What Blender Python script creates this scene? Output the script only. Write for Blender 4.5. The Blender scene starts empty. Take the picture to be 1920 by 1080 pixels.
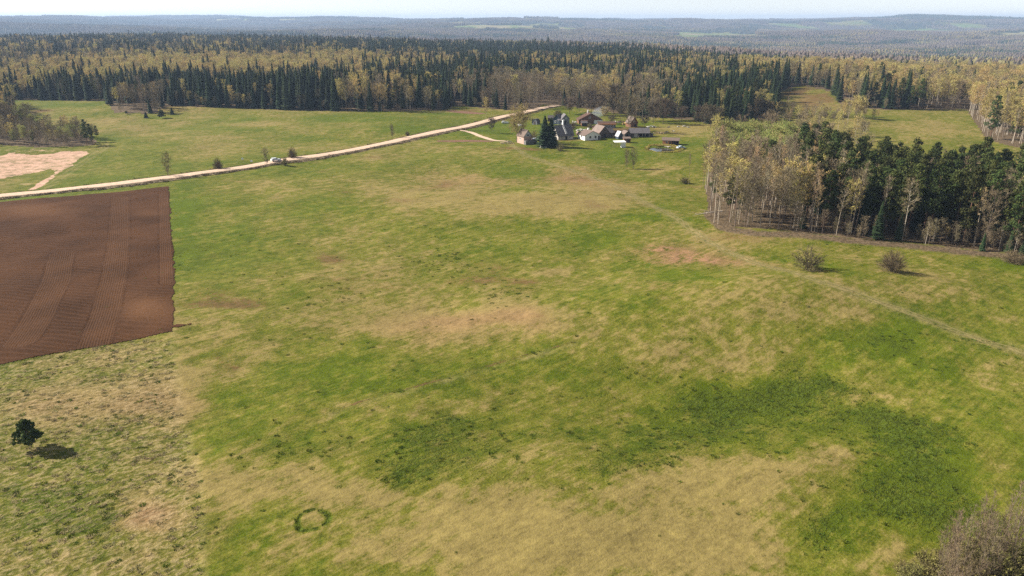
import bpy, bmesh, math, random
import numpy as np
from mathutils import Vector, Matrix
R = math.radians
PI = math.pi
sc = bpy.context.scene
COL = sc.collection

# ------------------------------------------------------------------ camera, sky, sun, exposure
CAMZ = 60.0
PITCH = R(20.47)
F = 1350.0                      # focal length in pixels of the 1920 wide photograph
cam_d = bpy.data.cameras.new('camera')
cam_d.lens = 36 * F / 1920; cam_d.sensor_width = 36
cam_d.clip_start = 0.5; cam_d.clip_end = 60000
cam = bpy.data.objects.new('camera', cam_d); COL.objects.link(cam)
cam.location = (0, 0, CAMZ); cam.rotation_euler = (R(90) - PITCH, 0, 0)
sc.camera = cam

SUN_EL = R(34)
SUN_TO = Vector((-1.0, 0.20, 0)).normalized()          # horizontal direction towards the sun
world = bpy.data.worlds.new('World'); sc.world = world; world.use_nodes = True
wn = world.node_tree; wn.nodes.clear()
sky = wn.nodes.new('ShaderNodeTexSky'); sky.sky_type = 'NISHITA'; sky.sun_disc = False
sky.sun_elevation = SUN_EL; sky.sun_rotation = math.atan2(SUN_TO.x, SUN_TO.y) % (2 * PI)
sky.altitude = 0; sky.air_density = 0.65; sky.dust_density = 0.1; sky.ozone_density = 1.2
bg = wn.nodes.new('ShaderNodeBackground'); bg.inputs[1].default_value = 0.068
wo = wn.nodes.new('ShaderNodeOutputWorld')
whs = wn.nodes.new('ShaderNodeHueSaturation'); whs.inputs['Saturation'].default_value = .35
wn.links.new(sky.outputs[0], whs.inputs['Color']); wn.links.new(whs.outputs[0], bg.inputs[0]); wn.links.new(bg.outputs[0], wo.inputs[0])

sun_d = bpy.data.lights.new('sun', 'SUN'); sun_d.energy = 4.9; sun_d.angle = R(0.6); sun_d.color = (1.0, 0.93, 0.82)
sun = bpy.data.objects.new('sun', sun_d); COL.objects.link(sun)
sv = Vector((SUN_TO.x * math.cos(SUN_EL), SUN_TO.y * math.cos(SUN_EL), math.sin(SUN_EL)))
sun.rotation_euler = sv.to_track_quat('Z', 'Y').to_euler(); sun.location = (-300, 60, 300)

sc.view_settings.view_transform = 'Standard'; sc.view_settings.look = 'None'
sc.view_settings.exposure = 1.18; sc.view_settings.gamma = 1.0
sc.cycles.use_denoising = False
sc.cycles.volume_bounces = 0; sc.cycles.max_bounces = 6; sc.cycles.diffuse_bounces = 2
sc.cycles.transparent_max_bounces = 8

# ------------------------------------------------------------------ noise and terrain
def _h(ix, iy, s):
    ix = ix.astype(np.int64); iy = iy.astype(np.int64)
    n = (ix * 374761393 + iy * 668265263 + s * 974634777) & 0xFFFFFFFF
    n = ((n ^ (n >> 13)) * 1274126177) & 0xFFFFFFFF
    n = ((n ^ (n >> 16)) * 2246822519) & 0xFFFFFFFF
    return ((n ^ (n >> 15)) & 0xFFFFFF) / float(0xFFFFFF)
def vn(x, y, s=0):
    x = np.asarray(x, float); y = np.asarray(y, float)
    ix = np.floor(x); iy = np.floor(y); fx = x - ix; fy = y - iy
    u = fx * fx * fx * (fx * (fx * 6 - 15) + 10); v = fy * fy * fy * (fy * (fy * 6 - 15) + 10)
    a = _h(ix, iy, s); b = _h(ix + 1, iy, s); c = _h(ix, iy + 1, s); d = _h(ix + 1, iy + 1, s)
    return (a * (1 - u) + b * u) * (1 - v) + (c * (1 - u) + d * u) * v
def fbm(x, y, s=0, o=4):
    t = 0; a = 1; w = 0
    for i in range(o):
        t = t + a * vn(x * 2 ** i + 17.3 * i, y * 2 ** i - 9.1 * i, s + i); w += a; a *= 0.5
    return t / w
def sst(a, b, x):
    t = np.clip((np.asarray(x, float) - a) / (b - a), 0, 1); return t * t * (3 - 2 * t)
def gs(x, y, cx, cy, sx, sy, rot=0):
    c, s = math.cos(rot), math.sin(rot); dx = x - cx; dy = y - cy
    return np.exp(-((dx * c + dy * s) / sx) ** 2 - ((-dx * s + dy * c) / sy) ** 2)
PONDC = (72.5, 351.0)
def H(x, y):
    x = np.asarray(x, float); y = np.asarray(y, float)
    r = np.hypot(x, y)
    z = (fbm(x / 95, y / 95, 3, 3) - .5) * 4.2 * sst(20, 160, r)
    z = z + (fbm(x / 24, y / 24, 5, 2) - .5) * 1.1 + (vn(x / 7, y / 7, 6) - .5) * .28 * (1 - sst(250, 500, r))
    z = z + 4.6 * gs(x, y, 58, 150, 50, 17, .15) - 3.2 * gs(x, y, 34, 108, 32, 15) + 1.2 * gs(x, y, 10, 88, 30, 12)
    z = z + 1.5 * gs(x, y, 5, 240, 60, 30) + 3.0 * gs(x, y, -205, 545, 120, 45) + 1.6 * gs(x, y, -90, 420, 60, 30)
    z = z + 9.0 * gs(x, y, 250, 625, 75, 70) - 2.5 * gs(x, y, -260, 470, 60, 40)
    z = z + 9 * gs(x, y, -750, 1500, 560, 520) * sst(600, 1000, r) - 5 * sst(800, 1400, r) * sst(-.25, .0, x / (r + 1)) - 13 * sst(750, 1250, r) * sst(.15, .4, x / (r + 1))
    z = z + (fbm(x / 260, y / 260, 9, 3) - .5) * 9 * sst(620, 1200, r)
    z = z - 42 * sst(1500, 3000, r + 0.30 * x) * sst(-.9, .15, x / (r + 1)) - 22 * sst(2300, 3600, r) * (1 - sst(-.9, .15, x / (r + 1)))
    hill = fbm(x / 2300, y / 1500, 21, 5)
    z = z + (hill - .42) * 150 * sst(2600, 6500, r)
    z = z + 66 * sst(3800, 10500, r) - 120 * sst(12500, 16000, r)
    z = z + 52 * gs(x, y, 4900, 8600, 1100, 900) + 22 * gs(x, y, -5600, 8200, 3300, 1100) + 25 * gs(x, y, 900, 9800, 900, 900) + 42 * gs(x, y, -2700, 4300, 1700, 420) + 26 * gs(x, y, 300, 5600, 1500, 420) + 30 * gs(x, y, 2500, 4600, 1100, 330) + 26 * gs(x, y, -900, 3600, 700, 260) - 14 * gs(x, y, 1300, 3500, 1500, 600) + 22 * gs(x, y, 1500, 7600, 1600, 500)
    pd = np.hypot((x - PONDC[0]) / 7.0, (y - PONDC[1]) / 8.0)
    flat = 1 - sst(1.2, 2.6, pd)
    z = z * (1 - flat) + ZP * flat - 0.9 * (1 - sst(.75, 1.1, pd))
    return z
ZP = 0.0
ZP = float(H(np.array([PONDC[0] - 40]), np.array([PONDC[1]]))[0])
Fw = (0.0, math.cos(PITCH), -math.sin(PITCH)); Up = (0.0, math.sin(PITCH), math.cos(PITCH))
def proj(x, y, z):
    """where a world point falls, in pixels of the 1920 wide photograph: used to look up which field a ground point belongs to"""
    d = y * Fw[1] + (z - CAMZ) * Fw[2]; u = y * Up[1] + (z - CAMZ) * Up[2]
    d = np.where(d < 1, 1, d)
    return 960 + F * x / d, 540 - F * u / d
def at(px, py):
    px = np.asarray(px, float); py = np.asarray(py, float)
    a = (px - 960) / F; b = (540 - py) / F
    dx = a; dy = Fw[1] + b * Up[1]; dz = Fw[2] + b * Up[2]
    dz = np.minimum(dz, -1e-3)
    t = CAMZ / -dz
    for _ in range(14):
        h = H(dx * t, dy * t); t = t + 0.8 * ((CAMZ - h) / -dz - t)
    x = dx * t; y = dy * t
    return x, y, H(x, y)
def P3(px, py, dz=0):
    x, y, z = at(px, py); return Vector((float(x), float(y), float(z) + dz))
def inpoly(px, py, poly):
    px = np.asarray(px, float); py = np.asarray(py, float); ins = np.zeros(px.shape, bool); n = len(poly); j = n - 1
    for i in range(n):
        xi, yi = poly[i]; xj, yj = poly[j]
        c = ((yi > py) != (yj > py)) & (px < (xj - xi) * (py - yi) / ((yj - yi) or 1e-9) + xi)
        ins ^= c; j = i
    return ins
def dline(px, py, pts):
    """distance to a polyline"""
    best = np.full(np.shape(px), 1e9)
    for (ax, ay), (bx, by) in zip(pts[:-1], pts[1:]):
        vx, vy = bx - ax, by - ay; L = vx * vx + vy * vy
        t = np.clip(((px - ax) * vx + (py - ay) * vy) / L, 0, 1)
        best = np.minimum(best, np.hypot(px - ax - t * vx, py - ay - t * vy))
    return best
def W2(pts):
    p = np.array(pts, float); x, y, z = at(p[:, 0], p[:, 1]); return np.stack([x, y], 1)

# ------------------------------------------------------------------ lay of the land
EDGE = [(-900, 180), (-300, 183), (0, 186), (40, 188), (200, 190), (214, 211), (294, 213), (300, 204), (330, 198), (420, 202), (520, 206),
        (640, 209), (760, 208), (835, 206), (850, 198), (905, 203), (960, 207), (1010, 204), (1016, 196), (1050, 198), (1100, 204), (1160, 213), (1200, 218),
        (1250, 222), (1300, 225), (1340, 236), (1400, 228), (1455, 218), (1462, 172), (1500, 160), (1560, 172), (1575, 196), (1655, 206), (1820, 205), (2600, 203)]
def edge_y(px): return np.interp(px, [e[0] for e in EDGE], [e[1] for e in EDGE])
GROVE_A = [(1322, 352), (1335, 300), (1350, 268), (1450, 258), (1500, 275), (1520, 300), (1560, 330), (1600, 440), (1500, 434), (1420, 427), (1350, 424), (1332, 415)]
GROVE_B = [(1500, 300), (1560, 345), (1620, 368), (1750, 375), (1920, 370), (2500, 372), (2600, 520), (1920, 476), (1800, 466), (1700, 452), (1600, 446), (1490, 434)]
GROUP_C = [(1812, 206), (1832, 236), (1850, 262), (1920, 280), (2600, 300), (2600, 204)]
CLUMP_L = [(-500, 190), (0, 190), (30, 196), (34, 236), (105, 252), (150, 250), (184, 264), (172, 274), (60, 276), (0, 272), (-500, 280)]
def forest_mask(px, py, r):
    m = (py < edge_y(px)) & (r > 380) & (r < 2600)
    return m | inpoly(px, py, GROVE_A) | inpoly(px, py, GROVE_B) | inpoly(px, py, GROUP_C) | inpoly(px, py, CLUMP_L)

ROAD = [(-420, 421), (-200, 393), (0, 368), (150, 353), (300, 335), (400, 322), (500, 307), (600, 292), (700, 274), (800, 252), (850, 242), (900, 231), (950, 218), (1000, 207), (1046, 198)]
LANE = [(846, 243), (868, 245), (885, 249), (905, 257), (925, 263), (952, 265)]
TRACK = [(958, 270), (985, 290), (1020, 303), (1060, 316), (1110, 332), (1160, 354), (1210, 380), (1260, 404), (1300, 433), (1350, 464), (1400, 487), (1450, 502), (1520, 522), (1600, 549), (1680, 578), (1760, 608), (1850, 641), (1960, 674), (2200, 745)]
PLOUGH = [(318, 349), (320, 400), (324, 450), (328, 500), (327, 560), (326, 622), (200, 648), (100, 664), (0, 685), (-500, 790), (-500, 425), (0, 379), (150, 366)]

# ------------------------------------------------------------------ material helpers
MATS = {}
def mat(name, col, rough=.9, var=0.0, noise=None, spec=.2, trans=0.0, bump=0.0, metal=0.0):
    """principled with brightness that varies from object to object and over the surface"""
    if name in MATS: return MATS[name]
    m = bpy.data.materials.new(name); m.use_nodes = True; nt = m.node_tree; N = nt.nodes; L = nt.links
    b = N['Principled BSDF']; b.inputs['Roughness'].default_value = rough; b.inputs['Specular IOR Level'].default_value = spec
    b.inputs['Metallic'].default_value = metal
    rgb = N.new('ShaderNodeRGB'); rgb.outputs[0].default_value = (*col, 1); c = rgb.outputs[0]
    if noise:
        sc_, amt = noise[:2]
        tc = N.new('ShaderNodeTexCoord'); mp = N.new('ShaderNodeMapping'); L.new(tc.outputs['Object'], mp.inputs[0])
        if len(noise) > 2: mp.inputs['Scale'].default_value = noise[2]
        nz = N.new('ShaderNodeTexNoise'); nz.inputs['Scale'].default_value = sc_; nz.inputs['Detail'].default_value = 5; nz.inputs['Roughness'].default_value = .65
        L.new(mp.outputs[0], nz.inputs[0])
        mr = N.new('ShaderNodeMapRange'); mr.inputs[1].default_value = .3; mr.inputs[2].default_value = .7; mr.inputs[3].default_value = 1 - amt; mr.inputs[4].default_value = 1 + amt
        L.new(nz.outputs[0], mr.inputs[0])
        hs = N.new('ShaderNodeHueSaturation'); L.new(mr.outputs[0], hs.inputs['Value']); L.new(c, hs.inputs['Color']); c = hs.outputs[0]
        if bump:
            bp = N.new('ShaderNodeBump'); bp.inputs['Strength'].default_value = bump; bp.inputs['Distance'].default_value = .05
            L.new(nz.outputs[0], bp.inputs['Height']); L.new(bp.outputs[0], b.inputs['Normal'])
    if var:
        oi = N.new('ShaderNodeObjectInfo')
        m1 = N.new('ShaderNodeMapRange'); m1.inputs[3].default_value = 1 - var; m1.inputs[4].default_value = 1 + var
        L.new(oi.outputs['Random'], m1.inputs[0])
        mu = N.new('ShaderNodeMath'); mu.operation = 'MULTIPLY'; mu.inputs[1].default_value = 7.31; L.new(oi.outputs['Random'], mu.inputs[0])
        fr = N.new('ShaderNodeMath'); fr.operation = 'FRACT'; L.new(mu.outputs[0], fr.inputs[0])
        m2 = N.new('ShaderNodeMapRange'); m2.inputs[3].default_value = .5 - var * .04; m2.inputs[4].default_value = .5 + var * .12; L.new(fr.outputs[0], m2.inputs[0])
        h2 = N.new('ShaderNodeHueSaturation'); L.new(m1.outputs[0], h2.inputs['Value']); L.new(m2.outputs[0], h2.inputs['Hue']); L.new(c, h2.inputs['Color']); c = h2.outputs[0]
    L.new(c, b.inputs['Base Color'])
    if trans:
        t = N.new('ShaderNodeBsdfTranslucent'); L.new(c, t.inputs[0]); mx = N.new('ShaderNodeMixShader'); mx.inputs[0].default_value = trans
        L.new(b.outputs[0], mx.inputs[1]); L.new(t.outputs[0], mx.inputs[2]); L.new(mx.outputs[0], N['Material Output'].inputs[0])
    MATS[name] = m
    return m

NEEDLE = mat('spruce_needles', (.034, .050, .018), var=.35, trans=.1)
PNEEDLE = mat('pine_needles', (.062, .072, .018), var=.4, trans=.15)
TWIGB = mat('bare_twigs', (.212, .165, .100), var=.22)
TWIGY = mat('birch_twigs', (.38, .25, .14), var=.2)
TWIGD = mat('dark_brown_twigs', (.115, .085, .055), var=.2)
TWIGM = mat('maroon_twigs', (.19, .135, .078), var=.25)
TWIGS = mat('dark_shrub_twigs', (.150, .115, .062), var=.2)
LEAFO = mat('olive_buds', (.23, .20, .065), var=.2, trans=.3)
LEAFY = mat('young_birch_leaves', (.41, .32, .115), var=.28, trans=.35)
LEAFG = mat('young_willow_leaves', (.30, .32, .095), var=.2, trans=.35)
BARKW = mat('pale_birch_bark', (.40, .345, .28), noise=(2.5, .45, (1, 1, 4)))
BARKG = mat('grey_brown_bark', (.17, .13, .105), noise=(3, .3))
BARKP = mat('red_pine_bark', (.15, .085, .055), noise=(2, .35))
BARKS = mat('spruce_bark', (.09, .065, .05), noise=(3, .3))

# ------------------------------------------------------------------ tree meshes
class MB:
    def __init__(s): s.v = []; s.f3 = []; s.f4 = []; s.n = 0
    def quads(s, P):                 # P (n,4,3)
        P = np.asarray(P, float).reshape(-1, 4, 3); k = len(P)
        s.v.append(P.reshape(-1, 3)); s.f4.append(np.arange(k * 4).reshape(k, 4) + s.n); s.n += k * 4
    def tris(s, P):
        P = np.asarray(P, float).reshape(-1, 3, 3); k = len(P)
        s.v.append(P.reshape(-1, 3)); s.f3.append(np.arange(k * 3).reshape(k, 3) + s.n); s.n += k * 3
    def tube(s, pts, rad, n=5):
        pts = np.asarray(pts, float); rad = np.asarray(rad, float); m = len(pts); rings = []
        for i in range(m):
            d = pts[min(i + 1, m - 1)] - pts[max(i - 1, 0)]; d = d / (np.linalg.norm(d) + 1e-9)
            a = np.cross(d, (0.3, 1, .1)); a /= np.linalg.norm(a) + 1e-9; b = np.cross(d, a)
            t = np.arange(n) * 2 * PI / n
            rings.append(pts[i] + rad[i] * (np.cos(t)[:, None] * a + np.sin(t)[:, None] * b))
        s.v.append(np.concatenate(rings)); q = []
        for i in range(m - 1):
            for k in range(n): q.append((s.n + i * n + k, s.n + i * n + (k + 1) % n, s.n + (i + 1) * n + (k + 1) % n, s.n + (i + 1) * n + k))
        s.f4.append(np.array(q)); s.n += m * n
    def merge(s, o):
        for a in o.v: s.v.append(a)
        for a in o.f3: s.f3.append(a + s.n)
        for a in o.f4: s.f4.append(a + s.n)
        s.n += o.n
    def nf(s): return sum(len(a) for a in s.f3), sum(len(a) for a in s.f4)
def to_mesh(name, parts, smooth=False):
    """parts: list of (MB, material) -> one mesh"""
    V = []; loops = []; tot = []; mi = []; off = 0; me = bpy.data.meshes.new(name)
    for k, (b, m) in enumerate(parts):
        me.materials.append(m)
        if not b.v: continue
        V.append(np.concatenate(b.v))
        for fl, w in ((b.f3, 3), (b.f4, 4)):
            for a in fl:
                loops.append((a + off).reshape(-1)); tot.append(np.full(len(a), w)); mi.append(np.full(len(a), k))
        off += b.n
    V = np.concatenate(V); loops = np.concatenate(loops); tot = np.concatenate(tot); mi = np.concatenate(mi)
    me.vertices.add(len(V)); me.vertices.foreach_set('co', V.astype(np.float32).ravel())
    me.loops.add(len(loops)); me.loops.foreach_set('vertex_index', loops.astype(np.int32))
    me.polygons.add(len(tot)); st = np.concatenate([[0], np.cumsum(tot)[:-1]])
    me.polygons.foreach_set('loop_start', st.astype(np.int32)); me.polygons.foreach_set('loop_total', tot.astype(np.int32))
    me.polygons.foreach_set('material_index', mi.astype(np.int32))
    if smooth: me.polygons.foreach_set('use_smooth', np.ones(len(tot), bool))
    me.update(calc_edges=True); me.validate()
    return me
def unit(a): return a / (np.linalg.norm(a, axis=-1, keepdims=True) + 1e-9)
def rand_unit(rg, n): return unit(rg.normal(size=(n, 3)))
def twigs(mb, C, D, w, rg):
    """thin triangles from C along D (D holds the length)"""
    s = unit(np.cross(D, rand_unit(rg, len(D)))) * np.asarray(w).reshape(-1, 1)
    mb.tris(np.stack([C - s, C + s, C + D], 1))
def leaves(mb, C, size, rg):
    n = len(C); a = rand_unit(rg, n); b = unit(np.cross(a, rand_unit(rg, n))); sz = size * rg.uniform(.6, 1.3, (n, 1))
    mb.quads(np.stack([C - a * sz, C + b * sz * .7, C + a * sz, C - b * sz * .7], 1))
def spruce(seed, Ht=20, Rr=3.0, low=.06, dens=1.0):
    rg = np.random.default_rng(seed); tr = MB(); cr = MB()
    tr.tube([(0, 0, -.4), (0, 0, Ht * .4), (0, 0, Ht * .97)], [Ht * .013, Ht * .009, .02], 6)
    z = Ht * low; Q = []
    while z < Ht * .985:
        t = (z - Ht * low) / (Ht * (1 - low)); rad = Rr * (1 - t) ** .85 * rg.uniform(.85, 1.1) + .12
        nb = max(4, int((9 if t < .7 else 6) * dens)); ph = rg.uniform(0, 6.3)
        for k in range(nb):
            a = ph + k * 2 * PI / nb + rg.uniform(-.25, .25); L = rad * rg.uniform(.72, 1.18)
            dr = np.array([math.cos(a), math.sin(a), 0]); sd = np.array([-math.sin(a), math.cos(a), 0])
            z0 = z + rg.uniform(-.2, .2); drop = L * rg.uniform(.22, .5) * (1 - t * .9); w = L * .30 + .12
            p0 = np.array([0, 0, z0]); p1 = dr * L * .55 + (0, 0, z0 - drop * .75); p2 = dr * L + (0, 0, z0 - drop * .8 + .12 * L * t)
            up = np.array([0, 0, .10 * L])
            Q.append([p0, p1 + sd * w - up, p2, p1 + up * .6]); Q.append([p0, p1 + up * .6, p2, p1 - sd * w - up])
            for q in (.45, .75):          # hanging sprays
                c = p0 * (1 - q) + p2 * q; hw = w * (1.15 - q) ; hl = .35 + .25 * L * (1 - q) + .15
                Q.append([c - sd * hw, c + sd * hw, c + sd * hw * .5 - (0, 0, hl) + dr * .1, c - sd * hw * .6 - (0, 0, hl * .8) + dr * .1])
        z += Ht * .027 * rg.uniform(.8, 1.2) * (1.15 - .5 * t)
    Q.append([(0, 0, Ht * .95), (.09, 0, Ht * .96), (0, 0, Ht * 1.01), (-.09, .03, Ht * .96)])
    cr.quads(np.array([[np.asarray(p, float) for p in q] for q in Q]))
    return tr, cr, NEEDLE, BARKS
def pine(seed, Ht=20, Rr=2.7, base=.5, bushy=False):
    rg = np.random.default_rng(seed); tr = MB(); cr = MB(); br = MB()
    bx = rg.uniform(-.5, .5, 2)
    axis = lambda t: np.array([bx[0] * math.sin(t * 2.2), bx[1] * math.sin(t * 2.7), Ht * t])
    tr.tube([axis(t) - (0, 0, .4 if t == 0 else 0) for t in (0, .25, .5, .75, .93)], [Ht * .009, Ht * .008, Ht * .0065, Ht * .004, .03], 6)
    n = 26 if not bushy else 22
    for k in range(n):
        t = base + (1 - base) * (k + rg.uniform(0, 1)) / n
        tq = (t - base) / (1 - base); prof = (min(1, .55 + tq * 2.2) * (1.06 - tq) ** .62)
        a = k * 2.4 + rg.uniform(-.5, .5); L = Rr * prof * rg.uniform(.45, 1.1)
        p0 = axis(t * .985); up = rg.uniform(.1, .55) * L
        c = p0 + np.array([math.cos(a) * L, math.sin(a) * L, up]); 
        tr.tube([p0, (p0 + c) / 2 + (0, 0, .05 * L), c], [.07, .05, .03], 4)
        sr = rg.uniform(.65, 1.25) * (Rr / 2.7) * (1.05 - .3 * (t - base) / (1 - base))
        m = int(60 * sr ** 2) + 18
        u = rand_unit(rg, m) * rg.uniform(.45, 1.0, (m, 1)) ** .6 * sr * np.array([1.1, 1.1, .8])
        leaves(cr, c + u, .27, rg)
        m = 22; u = rand_unit(rg, m) * sr * np.array([1.2, 1.2, .7]); twigs(cr, c + u * .5, u * rg.uniform(.6, 1.0, (m, 1)), .07, rg)
    m = 60; u = rand_unit(rg, m) * Rr * .3; leaves(cr, axis(.97) + u, .26, rg)
    if not bushy:                      # dead stubs on the lower trunk
        m = 26; tt = rg.uniform(.15, base, m); a = rg.uniform(0, 6.3, m)
        C = np.stack([axis(t) for t in tt]); D = np.stack([np.cos(a), np.sin(a), rg.uniform(-.3, .2, m)], 1) * rg.uniform(.6, 1.6, (m, 1)); twigs(tr, C, D, .035, rg)
    return tr, cr, PNEEDLE, BARKP
def decid(seed, Ht=19, Rr=2.8, base=.35, ntw=1500, nleaf=500, leafsz=.2, twig=TWIGB, leaf=LEAFY, bark=BARKG, tw=.028, upr=.9, stems=1, rtr=.0078, lean=.3, limbs=18):
    rg = np.random.default_rng(seed); tr = MB(); cr = MB(); lf = MB(); segs = []
    for s in range(stems):
        sa = rg.uniform(0, 6.3); so = 0 if stems == 1 else rg.uniform(.08, .32) * Rr; ln = lean * rg.uniform(.3, 1) * (1 if stems == 1 else 2.2 * Rr / 3)
        h = Ht * (1 if s == 0 else rg.uniform(.7, .98)); wob = rg.uniform(-.35, .35, 4)
        def ax(t, so=so, sa=sa, ln=ln, h=h, wob=wob):
            return np.array([math.cos(sa) * (so * .4 + ln * t * 1.6) + wob[0] * math.sin(t * 5) * .7, math.sin(sa) * (so * .4 + ln * t * 1.6) + wob[1] * math.sin(t * 4.2) * .7, h * t])
        r0 = Ht * rtr * (1 if stems == 1 else .6)
        tr.tube([ax(t) - (0, 0, .3 if t == 0 else 0) for t in (0, .2, .4, .6, .8, .97)], [r0, r0 * .86, r0 * .7, r0 * .5, r0 * .28, .02], 6)
        nl = max(4, int(limbs / (1 if stems == 1 else stems * .55)))
        for k in range(nl):
            t = base + (.95 - base) * (k + rg.uniform(0, .9)) / nl; tt = (t - base) / (1 - base)
            prof = math.sin(min(1, tt * .80 + .16) * PI) ** .7
            a = k * 2.39 + rg.uniform(-.6, .6); L = Rr * prof * rg.uniform(.75, 1.15) * (1 if stems == 1 else .7)
            el = rg.uniform(.55, 1.05) * upr
            d = np.array([math.cos(a) * math.cos(el), math.sin(a) * math.cos(el), math.sin(el)])
            p0 = ax(t); p1 = p0 + d * L * .6; p2 = p1 + unit(d + np.array([0, 0, .35])) * L * .6
            tr.tube([p0, p1, p2], [r0 * .36 * (1.15 - t * .6), r0 * .22, .015], 4)
            segs.append((p0 + (p1 - p0) * .3, p1)); segs.append((p1, p2))
            for q in range(4):
                u = rg.uniform(.35, 1.0); b0 = p0 + (p1 - p0) * u if q < 2 else p1 + (p2 - p1) * u
                dd = unit(d + rg.normal(size=3) * .65 + (0, 0, .25)); e = b0 + dd * L * rg.uniform(.3, .55)
                tr.tube([b0, e], [r0 * .13, .012], 3); segs.append((b0, e)); segs.append((b0, e))
        segs.append((ax(.8), ax(1.0)))
    A = np.array([s[0] for s in segs]); B = np.array([s[1] for s in segs])
    idx = rg.integers(0, len(A), ntw); u = rg.uniform(.15, 1.05, (ntw, 1)); C = A[idx] + (B[idx] - A[idx]) * u
    dirs = unit(unit(B[idx] - A[idx]) * .9 + rand_unit(rg, ntw) * .95 + np.array([0, 0, .35]))
    D = dirs * rg.uniform(.5, 1.5, (ntw, 1)) * (Rr / 3) ** .5
    twigs(cr, C, D, rg.uniform(tw * .6, tw * 1.3, ntw), rg)
    if nleaf:
        j = rg.integers(0, ntw, nleaf); leaves(lf, C[j] + D[j] * rg.uniform(.3, 1.1, (nleaf, 1)), leafsz, rg)
    return tr, cr, twig, bark, lf, leaf
def cr_parts(t):
    p = [(t[1], t[2])]
    if len(t) > 4 and t[4].v: p.append((t[4], t[5]))
    return p
SPEC = {}
def species(key, gens):
    L = []
    for i, g in enumerate(gens):
        L.append(dict(trunk=to_mesh(key + '_trunk', [(g[0], g[3])]), crown=to_mesh(key + '_crown', cr_parts(g)),
                      whole=to_mesh(key, [(g[0], g[3])] + cr_parts(g)), H=max(float(v[:, 2].max()) for v in g[1].v)))
    SPEC[key] = L
species('spruce', [spruce(1, 23, 3.9), spruce(2, 21, 3.5, .1), spruce(3, 25, 4.3, .05), spruce(4, 19, 3.2, .12)])
species('pine', [pine(11, 20, 3.1, .34), pine(12, 21, 3.3, .26), pine(13, 19, 2.9, .38), pine(14, 20, 3.4, .22)])
species('birch', [decid(21, 19, 3.2, .38, 1000, 1500, .21, TWIGY, LEAFY, BARKW), decid(22, 20, 3.6, .33, 1100, 1600, .21, TWIGY, LEAFY, BARKW), decid(23, 17, 2.9, .4, 900, 1300, .21, TWIGY, LEAFY, BARKW), decid(24, 18, 3.7, .3, 1100, 1600, .21, TWIGY, LEAFY, BARKW, upr=.75)])
species('bare_tree', [decid(31, 19, 3.3, .36, 2400, 0, bark=BARKG), decid(32, 18, 3.7, .3, 2600, 0, bark=BARKG), decid(33, 20, 3.0, .42, 2100, 60, .15, bark=BARKW), decid(34, 16, 4.1, .22, 2800, 0, bark=BARKG, upr=.75, stems=2)])
BARKA = mat('pale_aspen_bark', (.36, .30, .23), noise=(2.5, .4, (1, 1, 3)))
species('aspen', [decid(35, 21, 1.9, .56, 850, 0, bark=BARKA, upr=1.25, rtr=.0078, limbs=18, lean=.7), decid(36, 19, 2.1, .52, 900, 120, .16, TWIGY, LEAFY, bark=BARKA, upr=1.2, rtr=.0072, limbs=18, lean=.9), decid(37, 20, 1.7, .58, 800, 0, bark=BARKG, upr=1.3, rtr=.0078, limbs=16, lean=.8), decid(38, 18, 2.2, .48, 950, 0, bark=BARKA, upr=1.15, rtr=.0072, limbs=18, lean=1.1)])
species('willow', [decid(41, 15, 4.6, .2, 1700, 3600, .21, TWIGY, LEAFG, BARKG, stems=3, limbs=22), decid(42, 16, 5.0, .25, 1800, 3800, .21, TWIGY, LEAFG, BARKG, stems=2, limbs=22)])
def shrub(seed, Ht, Rr, nst, ntw, nleaf, twig=TWIGS, leaf=LEAFO, tw=.022, open_=.03):
    """many stems fanning from one foot into a rounded dome of fine twigs"""
    rg = np.random.default_rng(seed); tr = MB(); cr = MB(); lf = MB(); A = []; B = []
    for k in range(nst):
        a = rg.uniform(0, 6.3); el = math.asin(rg.uniform(open_, 1) ** .8); R1 = rg.uniform(.72, 1.05)
        tip = np.array([math.cos(a) * math.cos(el) * Rr, math.sin(a) * math.cos(el) * Rr, Ht * (.10 + .90 * math.sin(el))]) * R1
        mid = tip * (.42, .42, .52) + rg.normal(size=3) * .12 * Rr * (1, 1, .4); f0 = np.array([rg.normal() * .12, rg.normal() * .12, -.1])
        tr.tube([f0, mid, tip], [.03 * Rr / 3 + .012, .018, .008], 4); A += [f0 + (mid - f0) * .4, mid, mid]; B += [mid, tip, tip]
    A = np.array(A); B = np.array(B); i = rg.integers(0, len(A), ntw); u = rg.uniform(.1, 1.0, (ntw, 1)); C = A[i] + (B[i] - A[i]) * u
    D = unit(unit(B[i] - A[i]) + rand_unit(rg, ntw) * .9 + (0, 0, .2)) * rg.uniform(.25, .8, (ntw, 1)) * Rr / 3
    twigs(cr, C, D, rg.uniform(tw * .6, tw * 1.3, ntw), rg)
    m = ntw // 3; U = rand_unit(rg, m); U[:, 2] = np.abs(U[:, 2]) * .96 + .04; C2 = U * rg.uniform(.45, .95, (m, 1)) * (Rr, Rr, Ht) * (1 + .18 * np.sin(U[:, :1] * 5 + seed)); twigs(cr, C2, unit(U * .8 + rand_unit(rg, m)) * rg.uniform(.25, .7, (m, 1)), rg.uniform(tw * .6, tw * 1.2, m), rg)
    if nleaf: j = rg.integers(0, ntw, nleaf); leaves(lf, C[j] + D[j] * rg.uniform(.4, 1.1, (nleaf, 1)), .13, rg)
    return tr, cr, twig, BARKG, lf, leaf
species('shrub', [shrub(51, 5, 2.5, 44, 5200, 260, tw=.016), shrub(52, 4.2, 2.6, 60, 7000, 0, tw=.016), shrub(53, 5, 2.7, 44, 4200, 2600, TWIGS, tw=.016)])

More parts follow.
